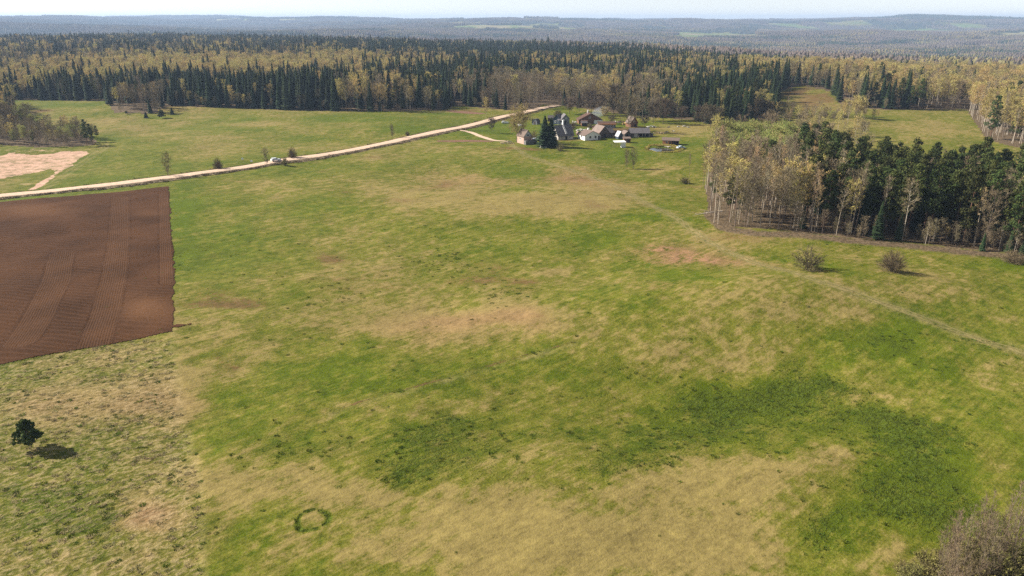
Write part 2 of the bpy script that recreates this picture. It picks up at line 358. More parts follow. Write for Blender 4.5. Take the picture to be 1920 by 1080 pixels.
# ------------------------------------------------------------------ object helpers
def tag(o, label=None, cat=None, group=None, kind=None):
    if label: o['label'] = label
    if cat: o['category'] = cat
    if group: o['group'] = group
    if kind: o['kind'] = kind
    return o
def link(name, me, parent=None, loc=None):
    o = bpy.data.objects.new(name, me); COL.objects.link(o)
    if parent is not None: o.parent = parent
    if loc is not None: o.location = loc
    return o
def empty(name, loc, rz=0, label=None, cat=None, group=None):
    o = bpy.data.objects.new(name, None); COL.objects.link(o); o.location = loc; o.rotation_euler = (0, 0, rz)
    o.empty_display_size = .5
    return tag(o, label, cat, group)
def set_attr(me, name, arr):
    a = me.attributes.new(name, 'FLOAT', 'POINT'); a.data.foreach_set('value', np.asarray(arr, np.float32).ravel())
def grid_mesh(name, V, nr, nc, mats, keep=None, smooth=True):
    idx = np.arange(nr * nc).reshape(nr, nc)
    q = np.stack([idx[:-1, :-1], idx[:-1, 1:], idx[1:, 1:], idx[1:, :-1]], -1).reshape(-1, 4)
    if keep is not None: q = q[keep.reshape(-1)]
    me = bpy.data.meshes.new(name)
    me.vertices.add(len(V)); me.vertices.foreach_set('co', V.astype(np.float32).ravel())
    me.loops.add(q.size); me.loops.foreach_set('vertex_index', q.astype(np.int32).ravel())
    me.polygons.add(len(q)); me.polygons.foreach_set('loop_start', (np.arange(len(q)) * 4).astype(np.int32)); me.polygons.foreach_set('loop_total', np.full(len(q), 4, np.int32))
    if smooth: me.polygons.foreach_set('use_smooth', np.ones(len(q), bool))
    for m in mats: me.materials.append(m)
    me.update(calc_edges=True)
    return me

# ------------------------------------------------------------------ what grows where (a map of the fields)
STRAW = [(900,370,210,38,.6),(760,345,110,22,.35),(1010,400,150,32,.5),(1100,385,60,22,.4),(830,615,190,36,.75),(1000,600,130,26,.5),(760,585,90,25,.4),
 (1330,590,150,45,.45),(1500,570,150,40,.5),(1230,660,170,34,.5),(1430,660,150,40,.55),(1130,610,70,22,.2),(1620,738,95,42,.85),(1560,765,60,30,.5),(1440,890,150,42,.75),
 (1530,850,80,30,.7),(1340,920,150,40,.6),(900,1000,420,75,.85),(1150,1030,240,60,.8),(640,905,230,40,.75),(780,768,170,22,.6),(1000,740,120,24,.35),(1050,860,60,30,.2),(560,870,50,20,.2),
 (430,905,60,40,.45),(180,745,150,50,.75),(290,755,60,70,.8),(300,965,60,30,.8),(240,930,45,20,.5),(60,770,80,30,.6),(130,720,70,25,.4),(230,660,110,15,.4),(250,880,120,60,.3),(60,1040,120,50,.3),(300,1050,100,60,.4),
 (1800,545,110,34,.6),(1690,510,60,25,.4),(1880,600,60,30,.4),(1900,700,50,25,.35),(1250,430,140,20,.4),(1160,370,90,20,.5),(1300,335,40,10,.5),(965,285,70,12,.7),(880,300,120,14,.3),
 (1245,318,40,8,.9),(700,262,90,8,.2),(430,258,60,9,.5),(330,252,50,8,.4),(480,235,80,5,.35),(250,232,120,14,.5),(150,205,60,10,.3),(590,245,110,8,.35),(420,290,120,9,.3),(380,205,60,8,.7),(300,225,110,12,.55),
 (180,270,40,8,.2),(1700,235,120,14,.45),(1760,255,60,12,.5),(1600,230,50,10,.3),(1250,245,60,10,.55),(1310,238,50,9,.5),(940,205,60,5,.6),(860,208,60,4,.4),(1520,190,60,28,.9),(1440,440,90,14,.6),(1560,462,120,12,.4),(1700,478,120,10,.4),
 (600,500,90,20,.4),(520,470,60,14,.35),(620,450,80,12,.25),(480,520,60,16,.3),(700,520,90,22,.3),(430,610,60,30,.3),(560,600,50,30,.2),(350,700,25,80,.45),(370,880,20,60,.35),(1040,510,40,8,.7),(1150,540,70,16,.4),(1700,1045,40,30,.5)]
GREEN = [(350,420,32,55,1.),(450,440,130,26,.7),(550,385,120,16,.45),(420,380,90,20,.4),(640,690,120,55,.6),(560,560,60,30,.4),(440,760,60,40,.5),(1090,460,80,24,.45),(1170,290,130,18,1.),(1235,335,90,16,.6),(1265,398,70,18,.75),(1330,410,40,15,.4),
 (900,478,110,22,.45),(770,500,60,20,.4),(1180,500,70,20,.5),(1290,530,90,18,.55),(1480,478,60,14,.5),(1560,500,70,14,.6),(1750,650,160,50,.6),(1890,485,60,24,.7),(1660,620,60,25,.4),(1840,580,70,18,.3),(380,830,80,40,.4),(480,985,80,70,.5),
 (330,217,90,8,.4),(560,225,160,5,.4),(700,225,110,5,.5),(830,215,50,3,1.),(760,245,90,8,.5),(620,262,150,6,.5),(400,240,70,6,.4),(280,300,100,14,.3),(150,325,45,16,.6),(185,262,30,5,.7),(110,195,80,5,.5),(180,215,60,6,.4),
 (1000,250,150,16,.75),(900,240,70,8,.7),(1080,215,80,8,.7),(1140,240,90,14,.6),(1130,270,100,8,.8),(1300,262,50,10,.6),(960,320,60,12,.3),(60,372,160,4,.8),(30,700,60,14,.6),(200,655,60,6,.4),(100,960,90,40,.4),(1180,203,30,6,1.2)]
LUSH = [(1390,745,150,38,1.),(1270,735,90,26,.7),(1300,800,190,45,.7),(1240,850,110,35,.5),(860,840,100,42,.85),(790,880,60,30,.6),(560,825,140,26,.6),(470,850,60,24,.4),(1620,793,95,22,1.),(1700,860,120,70,.8),(1640,950,110,75,.85),(1780,960,90,70,.5),(1560,1030,70,50,.4),
 (1180,690,60,18,.35),(1660,650,70,22,.5),(1500,700,50,22,.45),(1780,650,120,34,.35),(700,640,30,8,.3),(1100,740,40,20,.3),(110,965,90,38,.45),(210,960,50,30,.5),(60,920,60,20,.3),(420,980,50,60,.4),(870,500,50,14,.2),(1290,635,26,6,.6),(640,910,18,5,.8),(700,655,25,5,.5),(1000,820,35,10,.4),(870,790,40,8,.3)]
SOIL = [(610,482,34,11,.8),(905,520,65,12,.55),(990,528,34,10,.75),(960,545,50,8,.4),(430,573,60,9,.8),(400,560,80,22,.4),(470,562,34,6,.5),(422,690,26,10,.8),(410,665,16,14,.5),(650,523,60,9,.5),(720,540,40,7,.4),(842,344,28,7,.6),(760,376,34,4,.6),(640,360,26,3,.6),(885,365,26,5,.4),(600,322,28,3,.5),
 (1090,335,44,11,.5),(1110,382,34,8,.55),(1000,372,40,6,.35),(440,340,40,3,.5),(700,294,34,3,.6),(780,400,22,5,.45),(920,500,60,20,.3),(75,209,26,3,.9),(100,207,34,3,.5),(870,208,34,3,.8),(380,199,46,3,1.),(300,208,30,4,.5),(560,206,260,1.6,.5),(1020,600,40,10,.5),(640,545,40,6,.4),(1400,445,60,14,.5),(1290,348,50,6,.6),(1105,240,40,5,.8),(1165,247,40,5,.9),(1075,262,30,3,.7),(1190,240,30,4,.5),(1000,278,60,3,1.),(1235,250,40,6,.5),(1210,262,60,3,.4),(1520,185,60,25,.9)]
PINK = [(1280,475,110,14,.8),(1330,490,90,10,.8),(1250,495,60,8,.5),(1230,465,50,8,.5),(1220,535,50,8,.4),(820,608,90,26,.45),(960,605,80,18,.5),(1040,330,60,12,.35),(880,340,80,14,.3),(290,965,55,28,.7),(260,755,80,40,.35),(100,750,70,24,.35),(1105,340,70,14,.4)]
SAND = [(-300,310),(-100,296),(0,292),(25,287),(60,290),(98,288),(118,284),(164,284),(166,287),(150,298),(135,312),(120,318),(112,324),(80,348),(60,358),(52,355),(100,326),(105,320),(94,318),(60,325),(0,336),(-300,350)]
def blobs(px, py, L, wx, wy):
    t = np.zeros_like(px)
    for b in L:
        dx = (px - b[0]) / b[2] + wx; dy = (py - b[1]) / b[3] + wy; d = dx * dx + dy * dy
        t = t + b[4] * np.exp(-d * 1.1)
    return t
def ground_maps(x, y, z):
    px, py = proj(x, y, z); r = np.hypot(x, y); front = (y > 20) & (py > 30)
    wx = (fbm(x / 14, y / 14, 41, 4) - .5) * 2.2; wy = (fbm(x / 14, y / 14, 61, 4) - .5) * 2.2
    A = {}
    n = fbm(x / 30, y / 30, 71, 4) - .5
    st = .40 + n * 1.4 + blobs(px, py, STRAW, wx, wy) * .85 - blobs(px, py, GREEN, wx, wy) * .75 - blobs(px, py, LUSH, wx, wy) * .55
    A['straw'] = np.where(front, st, .5 + n)
    A['lush'] = np.where(front, blobs(px, py, LUSH, wx * 1.3, wy * 1.3), 0) * (.45 + 1.1 * fbm(x / 5, y / 5, 78, 4)) + np.clip(fbm(x / 22, y / 22, 77, 3) - .62, 0, 1) * 1.5
    A['soil'] = np.where(front, blobs(px, py, SOIL, wx * 1.1, wy * 1.1), 0)
    A['pink'] = np.where(front, blobs(px, py, PINK, wx, wy), 0)
    A['vivid'] = np.where(front, blobs(px, py, GREEN, wx * .7, wy * .7), 0)
    wob = (fbm(x / 5, y / 5, 33, 3) - .5) * 9
    ring_c = P3(586, 975); rr = np.hypot((x - ring_c.x), (y - ring_c.y)); ang = np.arctan2(y - ring_c.y, x - ring_c.x)
    ring = np.exp(-((rr - 1.95 - .12 * np.sin(3 * ang + 1)) / (.27 + .12 * np.sin(ang * 2 + .6))) ** 2)
    A['lush'] = np.maximum(A['lush'], ring * 1.5); A['straw'] = A['straw'] - ring * 1.2; A['ring'] = ring
    A['sand'] = np.where(front, np.clip(inpoly(px + wob * .8, py + wob * .15, SAND) * 1.0, 0, 1) + .62 * np.exp(-((px - 60) / 150) ** 2 - ((py - 282) / 7.) ** 2) + .55 * np.exp(-((px - 20) / 90) ** 2 - ((py - 345) / 7.) ** 2), 0)
    fm = forest_mask(px + wob * .5, py + wob * .12, r) & front
    A['litter'] = fm * 1.0
    # belt of leaf litter in front of the grove
    gl = [(1325, 400), (1350, 425), (1420, 436), (1500, 438), (1600, 450), (1700, 458), (1800, 470), (1930, 482)]
    A['litter'] = np.maximum(A['litter'], np.exp(-(dline(px, (py - 2) * 1.0, gl) / 8.) ** 2) * .9 * (px > 1300))
    rd = dline(x, y, [tuple(p) for p in W2(ROAD)])
    A['verge'] = np.exp(-(np.maximum(rd - 4.2, 0) / 1.1) ** 2)
    tk = dline(x, y, [tuple(p) for p in W2(TRACK)])
    A['worn'] = np.exp(-(tk / 1.9) ** 2) * .62
    fl = [(600, 795), (660, 765), (760, 735), (860, 708), (960, 678), (1080, 645)]
    ln = dline(px, py, [(620, 772), (680, 752), (760, 730), (860, 702), (960, 673), (1080, 640)]); lb = dline(px, py - 6, [(620, 772), (680, 752), (760, 730), (860, 702), (960, 673), (1080, 640)])
    A['worn'] = np.maximum(A['worn'], np.exp(-(lb / 5.) ** 2) * .45 * vn(x / 3, y / 3, 79)); A['soil'] = A['soil'] + np.exp(-(ln / 2.6) ** 2) * .9 * vn(x / 2, y / 2, 80); A['lush'] = A['lush'] + np.exp(-(ln / 4.) ** 2) * .5  # furrow line: its dark shading is painted in as soil and lush colour
    sc_ = 1.0 + 0 * px
    bl = dline(px, py, [(326, 620), (330, 680), (340, 760), (362, 850), (378, 950), (386, 1100)])
    A['worn'] = np.maximum(A['worn'], np.exp(-(bl / 7.) ** 2) * .25)
    g1 = dline(px, py, [(60, 358), (95, 346), (130, 322), (165, 298), (200, 274)])
    A['worn'] = np.maximum(A['worn'], np.exp(-((g1 - 3) / 1.6) ** 2) * .5 * (px < 215))
    A['tuss'] = np.where(front & ~inpoly(px, py, PLOUGH), sst(14, -14, px - np.interp(py, [600, 700, 800, 900, 1100], [322, 332, 350, 370, 386]) - wob * 2.5) * sst(625, 650, py), 0)
    # far country: open fields among the woods
    ff = fbm(x / 620, y / 420, 91, 4)
    A['field'] = np.where((r > np.where(px < 700, 7000, 2600)) & front, sst(.60, .66, ff), 0)
    for cx, cy, sx, sy, v in [(1345, 67, 75, 4.2, 1.4), (1290, 71, 40, 3, 1.), (1800, 49, 42, 4, 1.3), (1812, 88, 26, 3.5, 1.3), (1530, 61, 30, 2, .9), (1600, 43, 60, 2, .8), (905, 55, 60, 1.6, .7), (1010, 56, 60, 1.6, .6), (1700, 60, 30, 2, .7)]:
        A['field'] = np.maximum(A['field'], v * np.exp(-((px - cx) / sx) ** 2 - ((py - cy) / sy) ** 2) * (r > 1500))
    return A, px, py

# rows of the ground sheet
rows = list(np.linspace(.01, 36, 10)); r_ = 36.
while r_ < 16200:
    st_ = max(.55, min(r_ * r_ / 60 / 720 * 1.15, r_ * .0095))
    if 300 < r_ < 420: st_ = min(st_, 2.0)
    r_ += st_; rows.append(r_)
rows = np.array(rows)
azf = np.linspace(-R(45), R(45), 660); azc = np.linspace(R(45), R(315), 70)[1:-1]
az = np.concatenate([azf, azc, [R(315)]])
az[-1] = az[0] + 2 * PI
RR, AA = np.meshgrid(rows, az, indexing='ij'); GX = RR * np.sin(AA); GY = RR * np.cos(AA); GZ = H(GX, GY)
maps, GPX, GPY = ground_maps(GX.ravel(), GY.ravel(), GZ.ravel())
FSPLIT = int(np.searchsorted(rows, 2600))

def ground_material():
    m = bpy.data.materials.new('meadow'); m.use_nodes = True; nt = m.node_tree; N = nt.nodes; L = nt.links
    b = N['Principled BSDF']; b.inputs['Roughness'].default_value = .95; b.inputs['Specular IOR Level'].default_value = .08
    geo = N.new('ShaderNodeNewGeometry'); pos = geo.outputs['Position']
    def attr(n):
        a = N.new('ShaderNodeAttribute'); a.attribute_name = n; return a.outputs['Fac']
    def noise(s, d=3, r=.6, scl=None, rot=0, lac=2.):
        v = pos
        if scl:
            mp = N.new('ShaderNodeMapping'); mp.vector_type = 'TEXTURE'; mp.inputs['Scale'].default_value = (1 / scl[0], 1 / scl[1], 1); mp.inputs['Rotation'].default_value = (0, 0, rot); L.new(pos, mp.inputs[0]); v = mp.outputs[0]
        n = N.new('ShaderNodeTexNoise'); n.inputs['Scale'].default_value = s; n.inputs['Detail'].default_value = d; n.inputs['Roughness'].default_value = r; L.new(v, n.inputs[0])
        return n.outputs[0]
    def mth(op, a, c, cl=False):
        n = N.new('ShaderNodeMath'); n.operation = op; n.use_clamp = cl
        for i, q in ((0, a), (1, c)):
            if isinstance(q, (int, float)): n.inputs[i].default_value = q
            else: L.new(q, n.inputs[i])
        return n.outputs[0]
    def ramp(x, a, c, lo=0., hi=1.):
        n = N.new('ShaderNodeMapRange'); n.interpolation_type = 'SMOOTHSTEP'; n.inputs[1].default_value = a; n.inputs[2].default_value = c; n.inputs[3].default_value = lo; n.inputs[4].default_value = hi
        L.new(x, n.inputs[0]); return n.outputs[0]
    def mix(f, a, c):
        n = N.new('ShaderNodeMix'); n.data_type = 'RGBA'
        if isinstance(f, (int, float)): n.inputs[0].default_value = f
        else: L.new(f, n.inputs[0])
        for i, q in ((6, a), (7, c)):
            if isinstance(q, tuple): n.inputs[i].default_value = (*q, 1)
            else: L.new(q, n.inputs[i])
        return n.outputs[2]
    n_f = noise(3.2, 5, .72); n_m = noise(.42, 4, .62); n_l = noise(.075, 4, .6); n_st = noise(.9, 5, .72, (.09, 1.2, 1), R(40)); n_st2 = noise(.45, 5, .7, (.14, 1.3, 1), R(68)); n_b = noise(.14, 5, .75)
    n_c = noise(1.25, 4, .72, (.8, 1.25, 1), R(35)); n_mot = noise(.18, 6, .75)
    nz = mth('ADD', mth('MULTIPLY', mth('SUBTRACT', n_m, .5), 2.0), mth('ADD', mth('MULTIPLY', mth('SUBTRACT', n_st, .5), 1.7), mth('MULTIPLY', mth('SUBTRACT', n_b, .5), 1.9)))
    nz = mth('ADD', nz, mth('ADD', mth('MULTIPLY', mth('SUBTRACT', n_st2, .5), 1.3), mth('MULTIPLY', mth('SUBTRACT', n_f, .5), 1.3)))
    s = mth('ADD', attr('straw'), nz)
    g = mix(ramp(n_l, .35, .65), (.062, .086, .004), (.080, .100, .006))
    g = mix(mth('MULTIPLY', attr('vivid'), .75, True), g, (.066, .096, .002))
    mid = (.116, .116, .015); strawc = mix(ramp(n_f, .3, .7), (.235, .180, .064), (.158, .126, .038))
    c = mix(ramp(s, -.15, .5), g, mid); c = mix(ramp(s, .45, 1.1), c, strawc)
    c = mix(mth('MULTIPLY', attr('pink'), ramp(s, -.2, .8), True), c, (.245, .135, .075))
    # tussocky corner: straw speckles, and dark ones painting shade into the hollows
    tu = mth('MULTIPLY', attr('tuss'), ramp(n_c, .46, .60)); c = mix(mth('MULTIPLY', tu, .55), c, (.28, .21, .115))
    tu2 = mth('MULTIPLY', attr('tuss'), ramp(n_c, .46, .36)); c = mix(mth('MULTIPLY', tu2, .4), c, (.062, .062, .018))
    # lush clumps
    lu = attr('lush'); th = mth('ADD', n_c, mth('MULTIPLY', lu, .15)); lc = ramp(th, .55, .69)
    c = mix(mth('MULTIPLY', mth('MULTIPLY', lc, .62), ramp(lu, .05, .7), True), c, mix(ramp(n_f, .35, .6), (.030, .046, .006), (.058, .080, .010)))
    # brown bare soil (mole hills, old tracks, painted shading of the furrow line)
    so = attr('soil'); sm = mth('MULTIPLY', ramp(mth('ADD', mth('MULTIPLY', n_c, .7), mth('ADD', mth('MULTIPLY', n_mot, .5), mth('MULTIPLY', so, .3))), .70, .86), ramp(so, .08, .35), True)
    c = mix(mth('MULTIPLY', sm, .8), c, (.105, .056, .025))
    c = mix(mth('MULTIPLY', so, .22, True), c, (.17, .11, .04))
    c = mix(mth('MULTIPLY', attr('worn'), ramp(n_m, .25, .6)), c, (.23, .18, .085))
    # dry dark weeds along the road bank
    c = mix(mth('MULTIPLY', attr('verge'), ramp(n_c, .38, .56, .25, 1.)), c, (.115, .082, .045))
    # bare sandy field
    c = mix(ramp(mth('ADD', attr('sand'), mth('ADD', mth('MULTIPLY', mth('SUBTRACT', n_mot, .5), 1.9), mth('MULTIPLY', mth('SUBTRACT', n_m, .5), .9))), .50, 1.15), c, mix(ramp(noise(.5, 5, .7, (.2, 1.6, 1), R(10)), .3, .7), (.38, .235, .165), (.50, .335, .24)))
    # forest floor
    c = mix(ramp(mth('ADD', attr('litter'), mth('MULTIPLY', mth('SUBTRACT', n_m, .5), .8)), .3, .8), c, mix(ramp(n_c, .4, .6), (.075, .055, .032), (.14, .10, .06)))
    c = mix(mth('MULTIPLY', attr('field'), 1., True), c, mix(ramp(noise(.004, 3), .45, .55), (.10, .15, .03), (.22, .19, .09)))
    v = N.new('ShaderNodeHueSaturation'); L.new(c, v.inputs['Color']); L.new(mth('ADD', mth('MULTIPLY', n_f, 1.5), mth('ADD', mth('ADD', mth('MULTIPLY', n_mot, .7), mth('ADD', mth('MULTIPLY', n_c, 1.25), mth('ADD', mth('MULTIPLY', n_m, .6), mth('MULTIPLY', n_st, .7)))), -1.4)), v.inputs['Value'])
    L.new(v.outputs[0], b.inputs['Base Color'])
    bm_h = mth('ADD', mth('MULTIPLY', n_f, .12), mth('ADD', mth('MULTIPLY', mth('MULTIPLY', n_c, mth('ADD', attr('tuss'), mth('MULTIPLY', lc, lu))), .34), mth('MULTIPLY', n_m, .16)))
    bp = N.new('ShaderNodeBump'); bp.inputs['Strength'].default_value = .9; bp.inputs['Distance'].default_value = 1.0; L.new(bm_h, bp.inputs['Height']); L.new(bp.outputs[0], b.inputs['Normal'])
    return m
MEADOW = ground_material()
nc = len(az)
def ground_part(name, a, c):
    n = c - a; sl = slice(a * nc, c * nc)
    V = np.stack([GX.ravel()[sl], GY.ravel()[sl], GZ.ravel()[sl]], 1)
    me = grid_mesh(name, V, n, nc, [MEADOW])
    for k, arr in maps.items():
        if k != 'ring': set_attr(me, k, arr[sl])
    me.flip_normals()
    return tag(link(name, me), kind='structure')
tag(ground_part('ground', 0, FSPLIT + 1), 'rolling spring meadow of green and straw coloured grass')
tag(ground_part('hills', FSPLIT, len(rows)), 'hazy blue wooded hills rolling to the horizon')

# ------------------------------------------------------------------ ploughed field
def sdline(x, y, pts):
    """signed distance from a polyline and distance along it"""
    best = np.full(x.shape, 1e9); out = np.zeros(x.shape)
    for (ax, ay), (bx, by) in zip(pts[:-1], pts[1:]):
        vx, vy = bx - ax, by - ay; L = math.hypot(vx, vy); t = np.clip(((x - ax) * vx + (y - ay) * vy) / L / L, 0, 1)
        d = np.hypot(x - ax - t * vx, y - ay - t * vy); s = ((x - ax) * vy - (y - ay) * vx) / L
        m = d < best; best = np.where(m, d, best); out = np.where(m, s, out)
    return out, best
pw = W2(PLOUGH); pmx, pMx, pmy, pMy = pw[:, 0].min(), pw[:, 0].max(), pw[:, 1].min(), pw[:, 1].max(); pmx = max(pmx, -235)
cs = .36; xs = np.arange(pmx - 1, pMx + 2, cs); ys = np.arange(pmy - 1, pMy + 2, cs); PX, PY = np.meshgrid(xs, ys, indexing='xy')
PZ = H(PX, PY)
ppx, ppy = proj(PX, PY, PZ); wob = (fbm(PX / 3.5, PY / 3.5, 35, 3) - .5) * 1.1
ins = inpoly(PX + wob, PY + wob * .8, [tuple(p) for p in pw])
spill = np.exp(-(dline(PX, PY, [tuple(p) for p in W2([(322, 612), (345, 609), (378, 606)])]) / .9) ** 2) * np.exp(-np.maximum(ppx - 330, 0) / 40.) > .42 + (fbm(PX / 1.5, PY / 1.5, 36, 2) - .5) * .9
ins |= spill
furr = (fbm(PX / 14, PY / 14, 44, 3) - .5) * 3
BANDS = [([(226, 372), (223, 450), (216, 510), (200, 580), (178, 648)], 3.0), ([(116, 478), (104, 530), (74, 590), (40, 642)], 3.2), ([(306, 362), (309, 450), (312, 530)], 1.7)]
ph = (PY * 1.0 + PX * .18 + furr) * .36; band = np.zeros(PX.shape)
cx_, cy_ = W2([(330, 300)])[0]
fan = inpoly(ppx, ppy, [(240, 372), (302, 372), (308, 470), (300, 520), (236, 530)]); ph = np.where(fan, np.hypot(PX - pw[0][0] + 62, PY - pw[0][1] - 12) * 1.3, ph)
for b_, w_ in BANDS:
    s_, d_ = sdline(PX, PY, [tuple(p) for p in W2(b_)]); mk = d_ < w_
    ph = np.where(mk, s_ * 1.25, ph); band = np.where(mk, 1 - .5 * sst(w_ * .8, w_, d_), band)
warm = np.exp(-((ppx - 275) / 55) ** 2 - ((ppy - 580) / 26.) ** 2) + .8 * np.exp(-((ppx - 60) / 90) ** 2 - ((ppy - 395) / 14.) ** 2) + .5 * np.exp(-((ppx - 280) / 30) ** 2 - ((ppy - 400) / 10.) ** 2)
V = np.stack([PX.ravel(), PY.ravel(), (PZ + .10 + .05 * (fbm(PX / 1.1, PY / 1.1, 55, 2) - .5)).ravel()], 1)
k_ = ins[:-1, :-1] & ins[1:, 1:] & ins[:-1, 1:] & ins[1:, :-1]
def plough_material():
    m = bpy.data.materials.new('ploughed_soil'); m.use_nodes = True; nt = m.node_tree; N = nt.nodes; L = nt.links
    b = N['Principled BSDF']; b.inputs['Roughness'].default_value = 1; b.inputs['Specular IOR Level'].default_value = .05
    def attr(n): a = N.new('ShaderNodeAttribute'); a.attribute_name = n; return a.outputs['Fac']
    geo = N.new('ShaderNodeNewGeometry')
    def noise(s, d=4, r=.65):
        n = N.new('ShaderNodeTexNoise'); n.inputs['Scale'].default_value = s; n.inputs['Detail'].default_value = d; n.inputs['Roughness'].default_value = r; L.new(geo.outputs['Position'], n.inputs[0]); return n.outputs[0]
    def mth(op, a, c):
        n = N.new('ShaderNodeMath'); n.operation = op
        for i, q in ((0, a), (1, c)):
            if isinstance(q, (int, float)): n.inputs[i].default_value = q
            elif q is not None: L.new(q, n.inputs[i])
        return n.outputs[0]
    def mix(f, a, c):
        n = N.new('ShaderNodeMix'); n.data_type = 'RGBA'; L.new(f, n.inputs[0])
        for i, q in ((6, a), (7, c)):
            if isinstance(q, tuple): n.inputs[i].default_value = (*q, 1)
            else: L.new(q, n.inputs[i])
        return n.outputs[2]
    def ramp(x, a, c, lo=0., hi=1.):
        n = N.new('ShaderNodeMapRange'); n.interpolation_type = 'SMOOTHSTEP'; n.inputs[1].default_value = a; n.inputs[2].default_value = c; n.inputs[3].default_value = lo; n.inputs[4].default_value = hi; L.new(x, n.inputs[0]); return n.outputs[0]
    fu = mth('SINE', mth('MULTIPLY', attr('phase'), 2 * PI / .62), None); fu = mth('ADD', mth('MULTIPLY', fu, .5), .5)
    nf = noise(2.4, 5, .75); nl = noise(.06, 4)
    c = mix(ramp(nl, .3, .7), (.042, .0195, .0085), (.072, .033, .0145))
    c = mix(ramp(attr('warm'), 0, 1.1), c, (.115, .056, .026))
    pale = mth('MULTIPLY', attr('band'), ramp(mth('ADD', fu, mth('MULTIPLY', mth('SUBTRACT', nf, .5), .8)), .35, .8, .15, .95))
    c = mix(mth('MULTIPLY', pale, .22), c, (.15, .082, .044))
    c = mix(mth('MULTIPLY', ramp(fu, .45, .95), .28), c, (.105, .052, .028))
    hs = N.new('ShaderNodeHueSaturation'); L.new(c, hs.inputs['Color']); L.new(mth('ADD', mth('MULTIPLY', nf, 1.3), .35), hs.inputs['Value']); L.new(hs.outputs[0], b.inputs['Base Color'])
    bp = N.new('ShaderNodeBump'); bp.inputs['Distance'].default_value = 1.; bp.inputs['Strength'].default_value = .8
    L.new(mth('ADD', mth('MULTIPLY', fu, .035), mth('MULTIPLY', nf, .16)), bp.inputs['Height']); L.new(bp.outputs[0], b.inputs['Normal'])
    return m
SOILM = plough_material()
me = grid_mesh('ploughed_field', V, len(ys), len(xs), [SOILM], keep=k_)
set_attr(me, 'phase', ph); set_attr(me, 'band', band); set_attr(me, 'warm', warm)
tag(link('ploughed_field', me), 'bare brown ploughed field with curving furrow bands', kind='structure')

# ------------------------------------------------------------------ road, lane, tracks
GRAVEL = mat('sandy_gravel', (.50, .365, .265), noise=(.9, .22), bump=.4)
TRACKM = mat('worn_track', (.16, .14, .045), noise=(1.5, .35), bump=.4)
BANKM = mat('dry_bank_weeds', (.13, .095, .055), noise=(2.2, .6), bump=.8)
DIRT = mat('garden_soil', (.15, .078, .045), noise=(1.6, .35), bump=.6)
def resample(P, step):
    P = np.asarray(P, float); Q = [P[0]]
    # Catmull-Rom through the points
    E = np.vstack([2 * P[0] - P[1], P, 2 * P[-1] - P[-2]]); out = []
    for i in range(1, len(E) - 2):
        n = max(2, int(np.linalg.norm(E[i + 1] - E[i]) / step))
        for k in range(n):
            t = k / n; p0, p1, p2, p3 = E[i - 1], E[i], E[i + 1], E[i + 2]
            out.append(.5 * (2 * p1 + (p2 - p0) * t + (2 * p0 - 5 * p1 + 4 * p2 - p3) * t * t + (3 * p1 - p0 - 3 * p2 + p3) * t ** 3))
    out.append(P[-1]); return np.array(out)
def ribbon(name, px_pts, prof, m, step=2., rag=0., smoothz=0):
    """prof: list of (offset to the left, height above ground or None = just above ground)"""
    c = resample(W2(px_pts), step); d = np.gradient(c, axis=0); d /= np.linalg.norm(d, axis=1, keepdims=True); n = np.stack([-d[:, 1], d[:, 0]], 1)
    zc = H(c[:, 0], c[:, 1])
    if smoothz:
        k = np.ones(smoothz) / smoothz; zc = np.convolve(np.pad(zc, smoothz // 2, 'edge'), k, 'same')[smoothz // 2: smoothz // 2 + len(c)]
    V = np.zeros((len(c), len(prof), 3)); rgn = (fbm(c[:, 0] / 3, c[:, 1] / 3, 88, 3) - .5) * rag
    for j, (o, h, rel) in enumerate(prof):
        oo = o + (rgn if o > 0 else -rgn) * (1 if j in (0, len(prof) - 1) else 0)
        x = c[:, 0] + n[:, 0] * oo; y = c[:, 1] + n[:, 1] * oo; zg = H(x, y)
        V[:, j] = np.stack([x, y, (np.maximum(zc, zg) if rel == 'c' else zg) + h], 1)
    me = grid_mesh(name, V.reshape(-1, 3), len(c), len(prof), [m]); me.flip_normals(); return me, c, n
me, RC, RN = ribbon('gravel_road', ROAD, [(3.15, .32, 'c'), (1.6, .42, 'c'), (0, .47, 'c'), (-1.6, .42, 'c'), (-3.15, .32, 'c')], GRAVEL, rag=.8, smoothz=9)
tag(link('road', me), 'pale sandy gravel road crossing the meadow diagonally', kind='structure')
me, _, _ = ribbon('road_bank', ROAD[:-3], [(-3.0, .28, 'c'), (-4.6, .1, 'c'), (-6.4, -.02, 'g'), (-7.2, .1, 'g')], BANKM, rag=1.2, smoothz=9)
tag(link('road_bank', me), 'dark weedy bank along the near side of the gravel road', kind='structure')
me, _, _ = ribbon('far_bank', ROAD[:-3], [(5.0, .03, 'g'), (4.3, .12, 'g'), (3.0, .28, 'c')], BANKM, rag=.8, smoothz=9)
tag(link('road_verge', me), 'narrow brown verge along the far side of the gravel road', kind='structure')
me, _, _ = ribbon('farm_lane', LANE, [(1.5, .07, 'g'), (0, .10, 'g'), (-1.5, .07, 'g')], GRAVEL, rag=.6)
tag(link('path', me), 'narrow sandy lane forking from the road to the farm', kind='structure')
for nm, o, lb in (('track', .75, 'left wheel rut of the grassy track curving past the grove'), ('track', -.75, 'right wheel rut of the grassy track curving past the grove')):
    me, _, _ = ribbon(nm, TRACK, [(o + .22, .045, 'g'), (o - .22, .045, 'g')], TRACKM, step=1.2, rag=.5)
    tag(link(nm, me), lb, kind='structure')
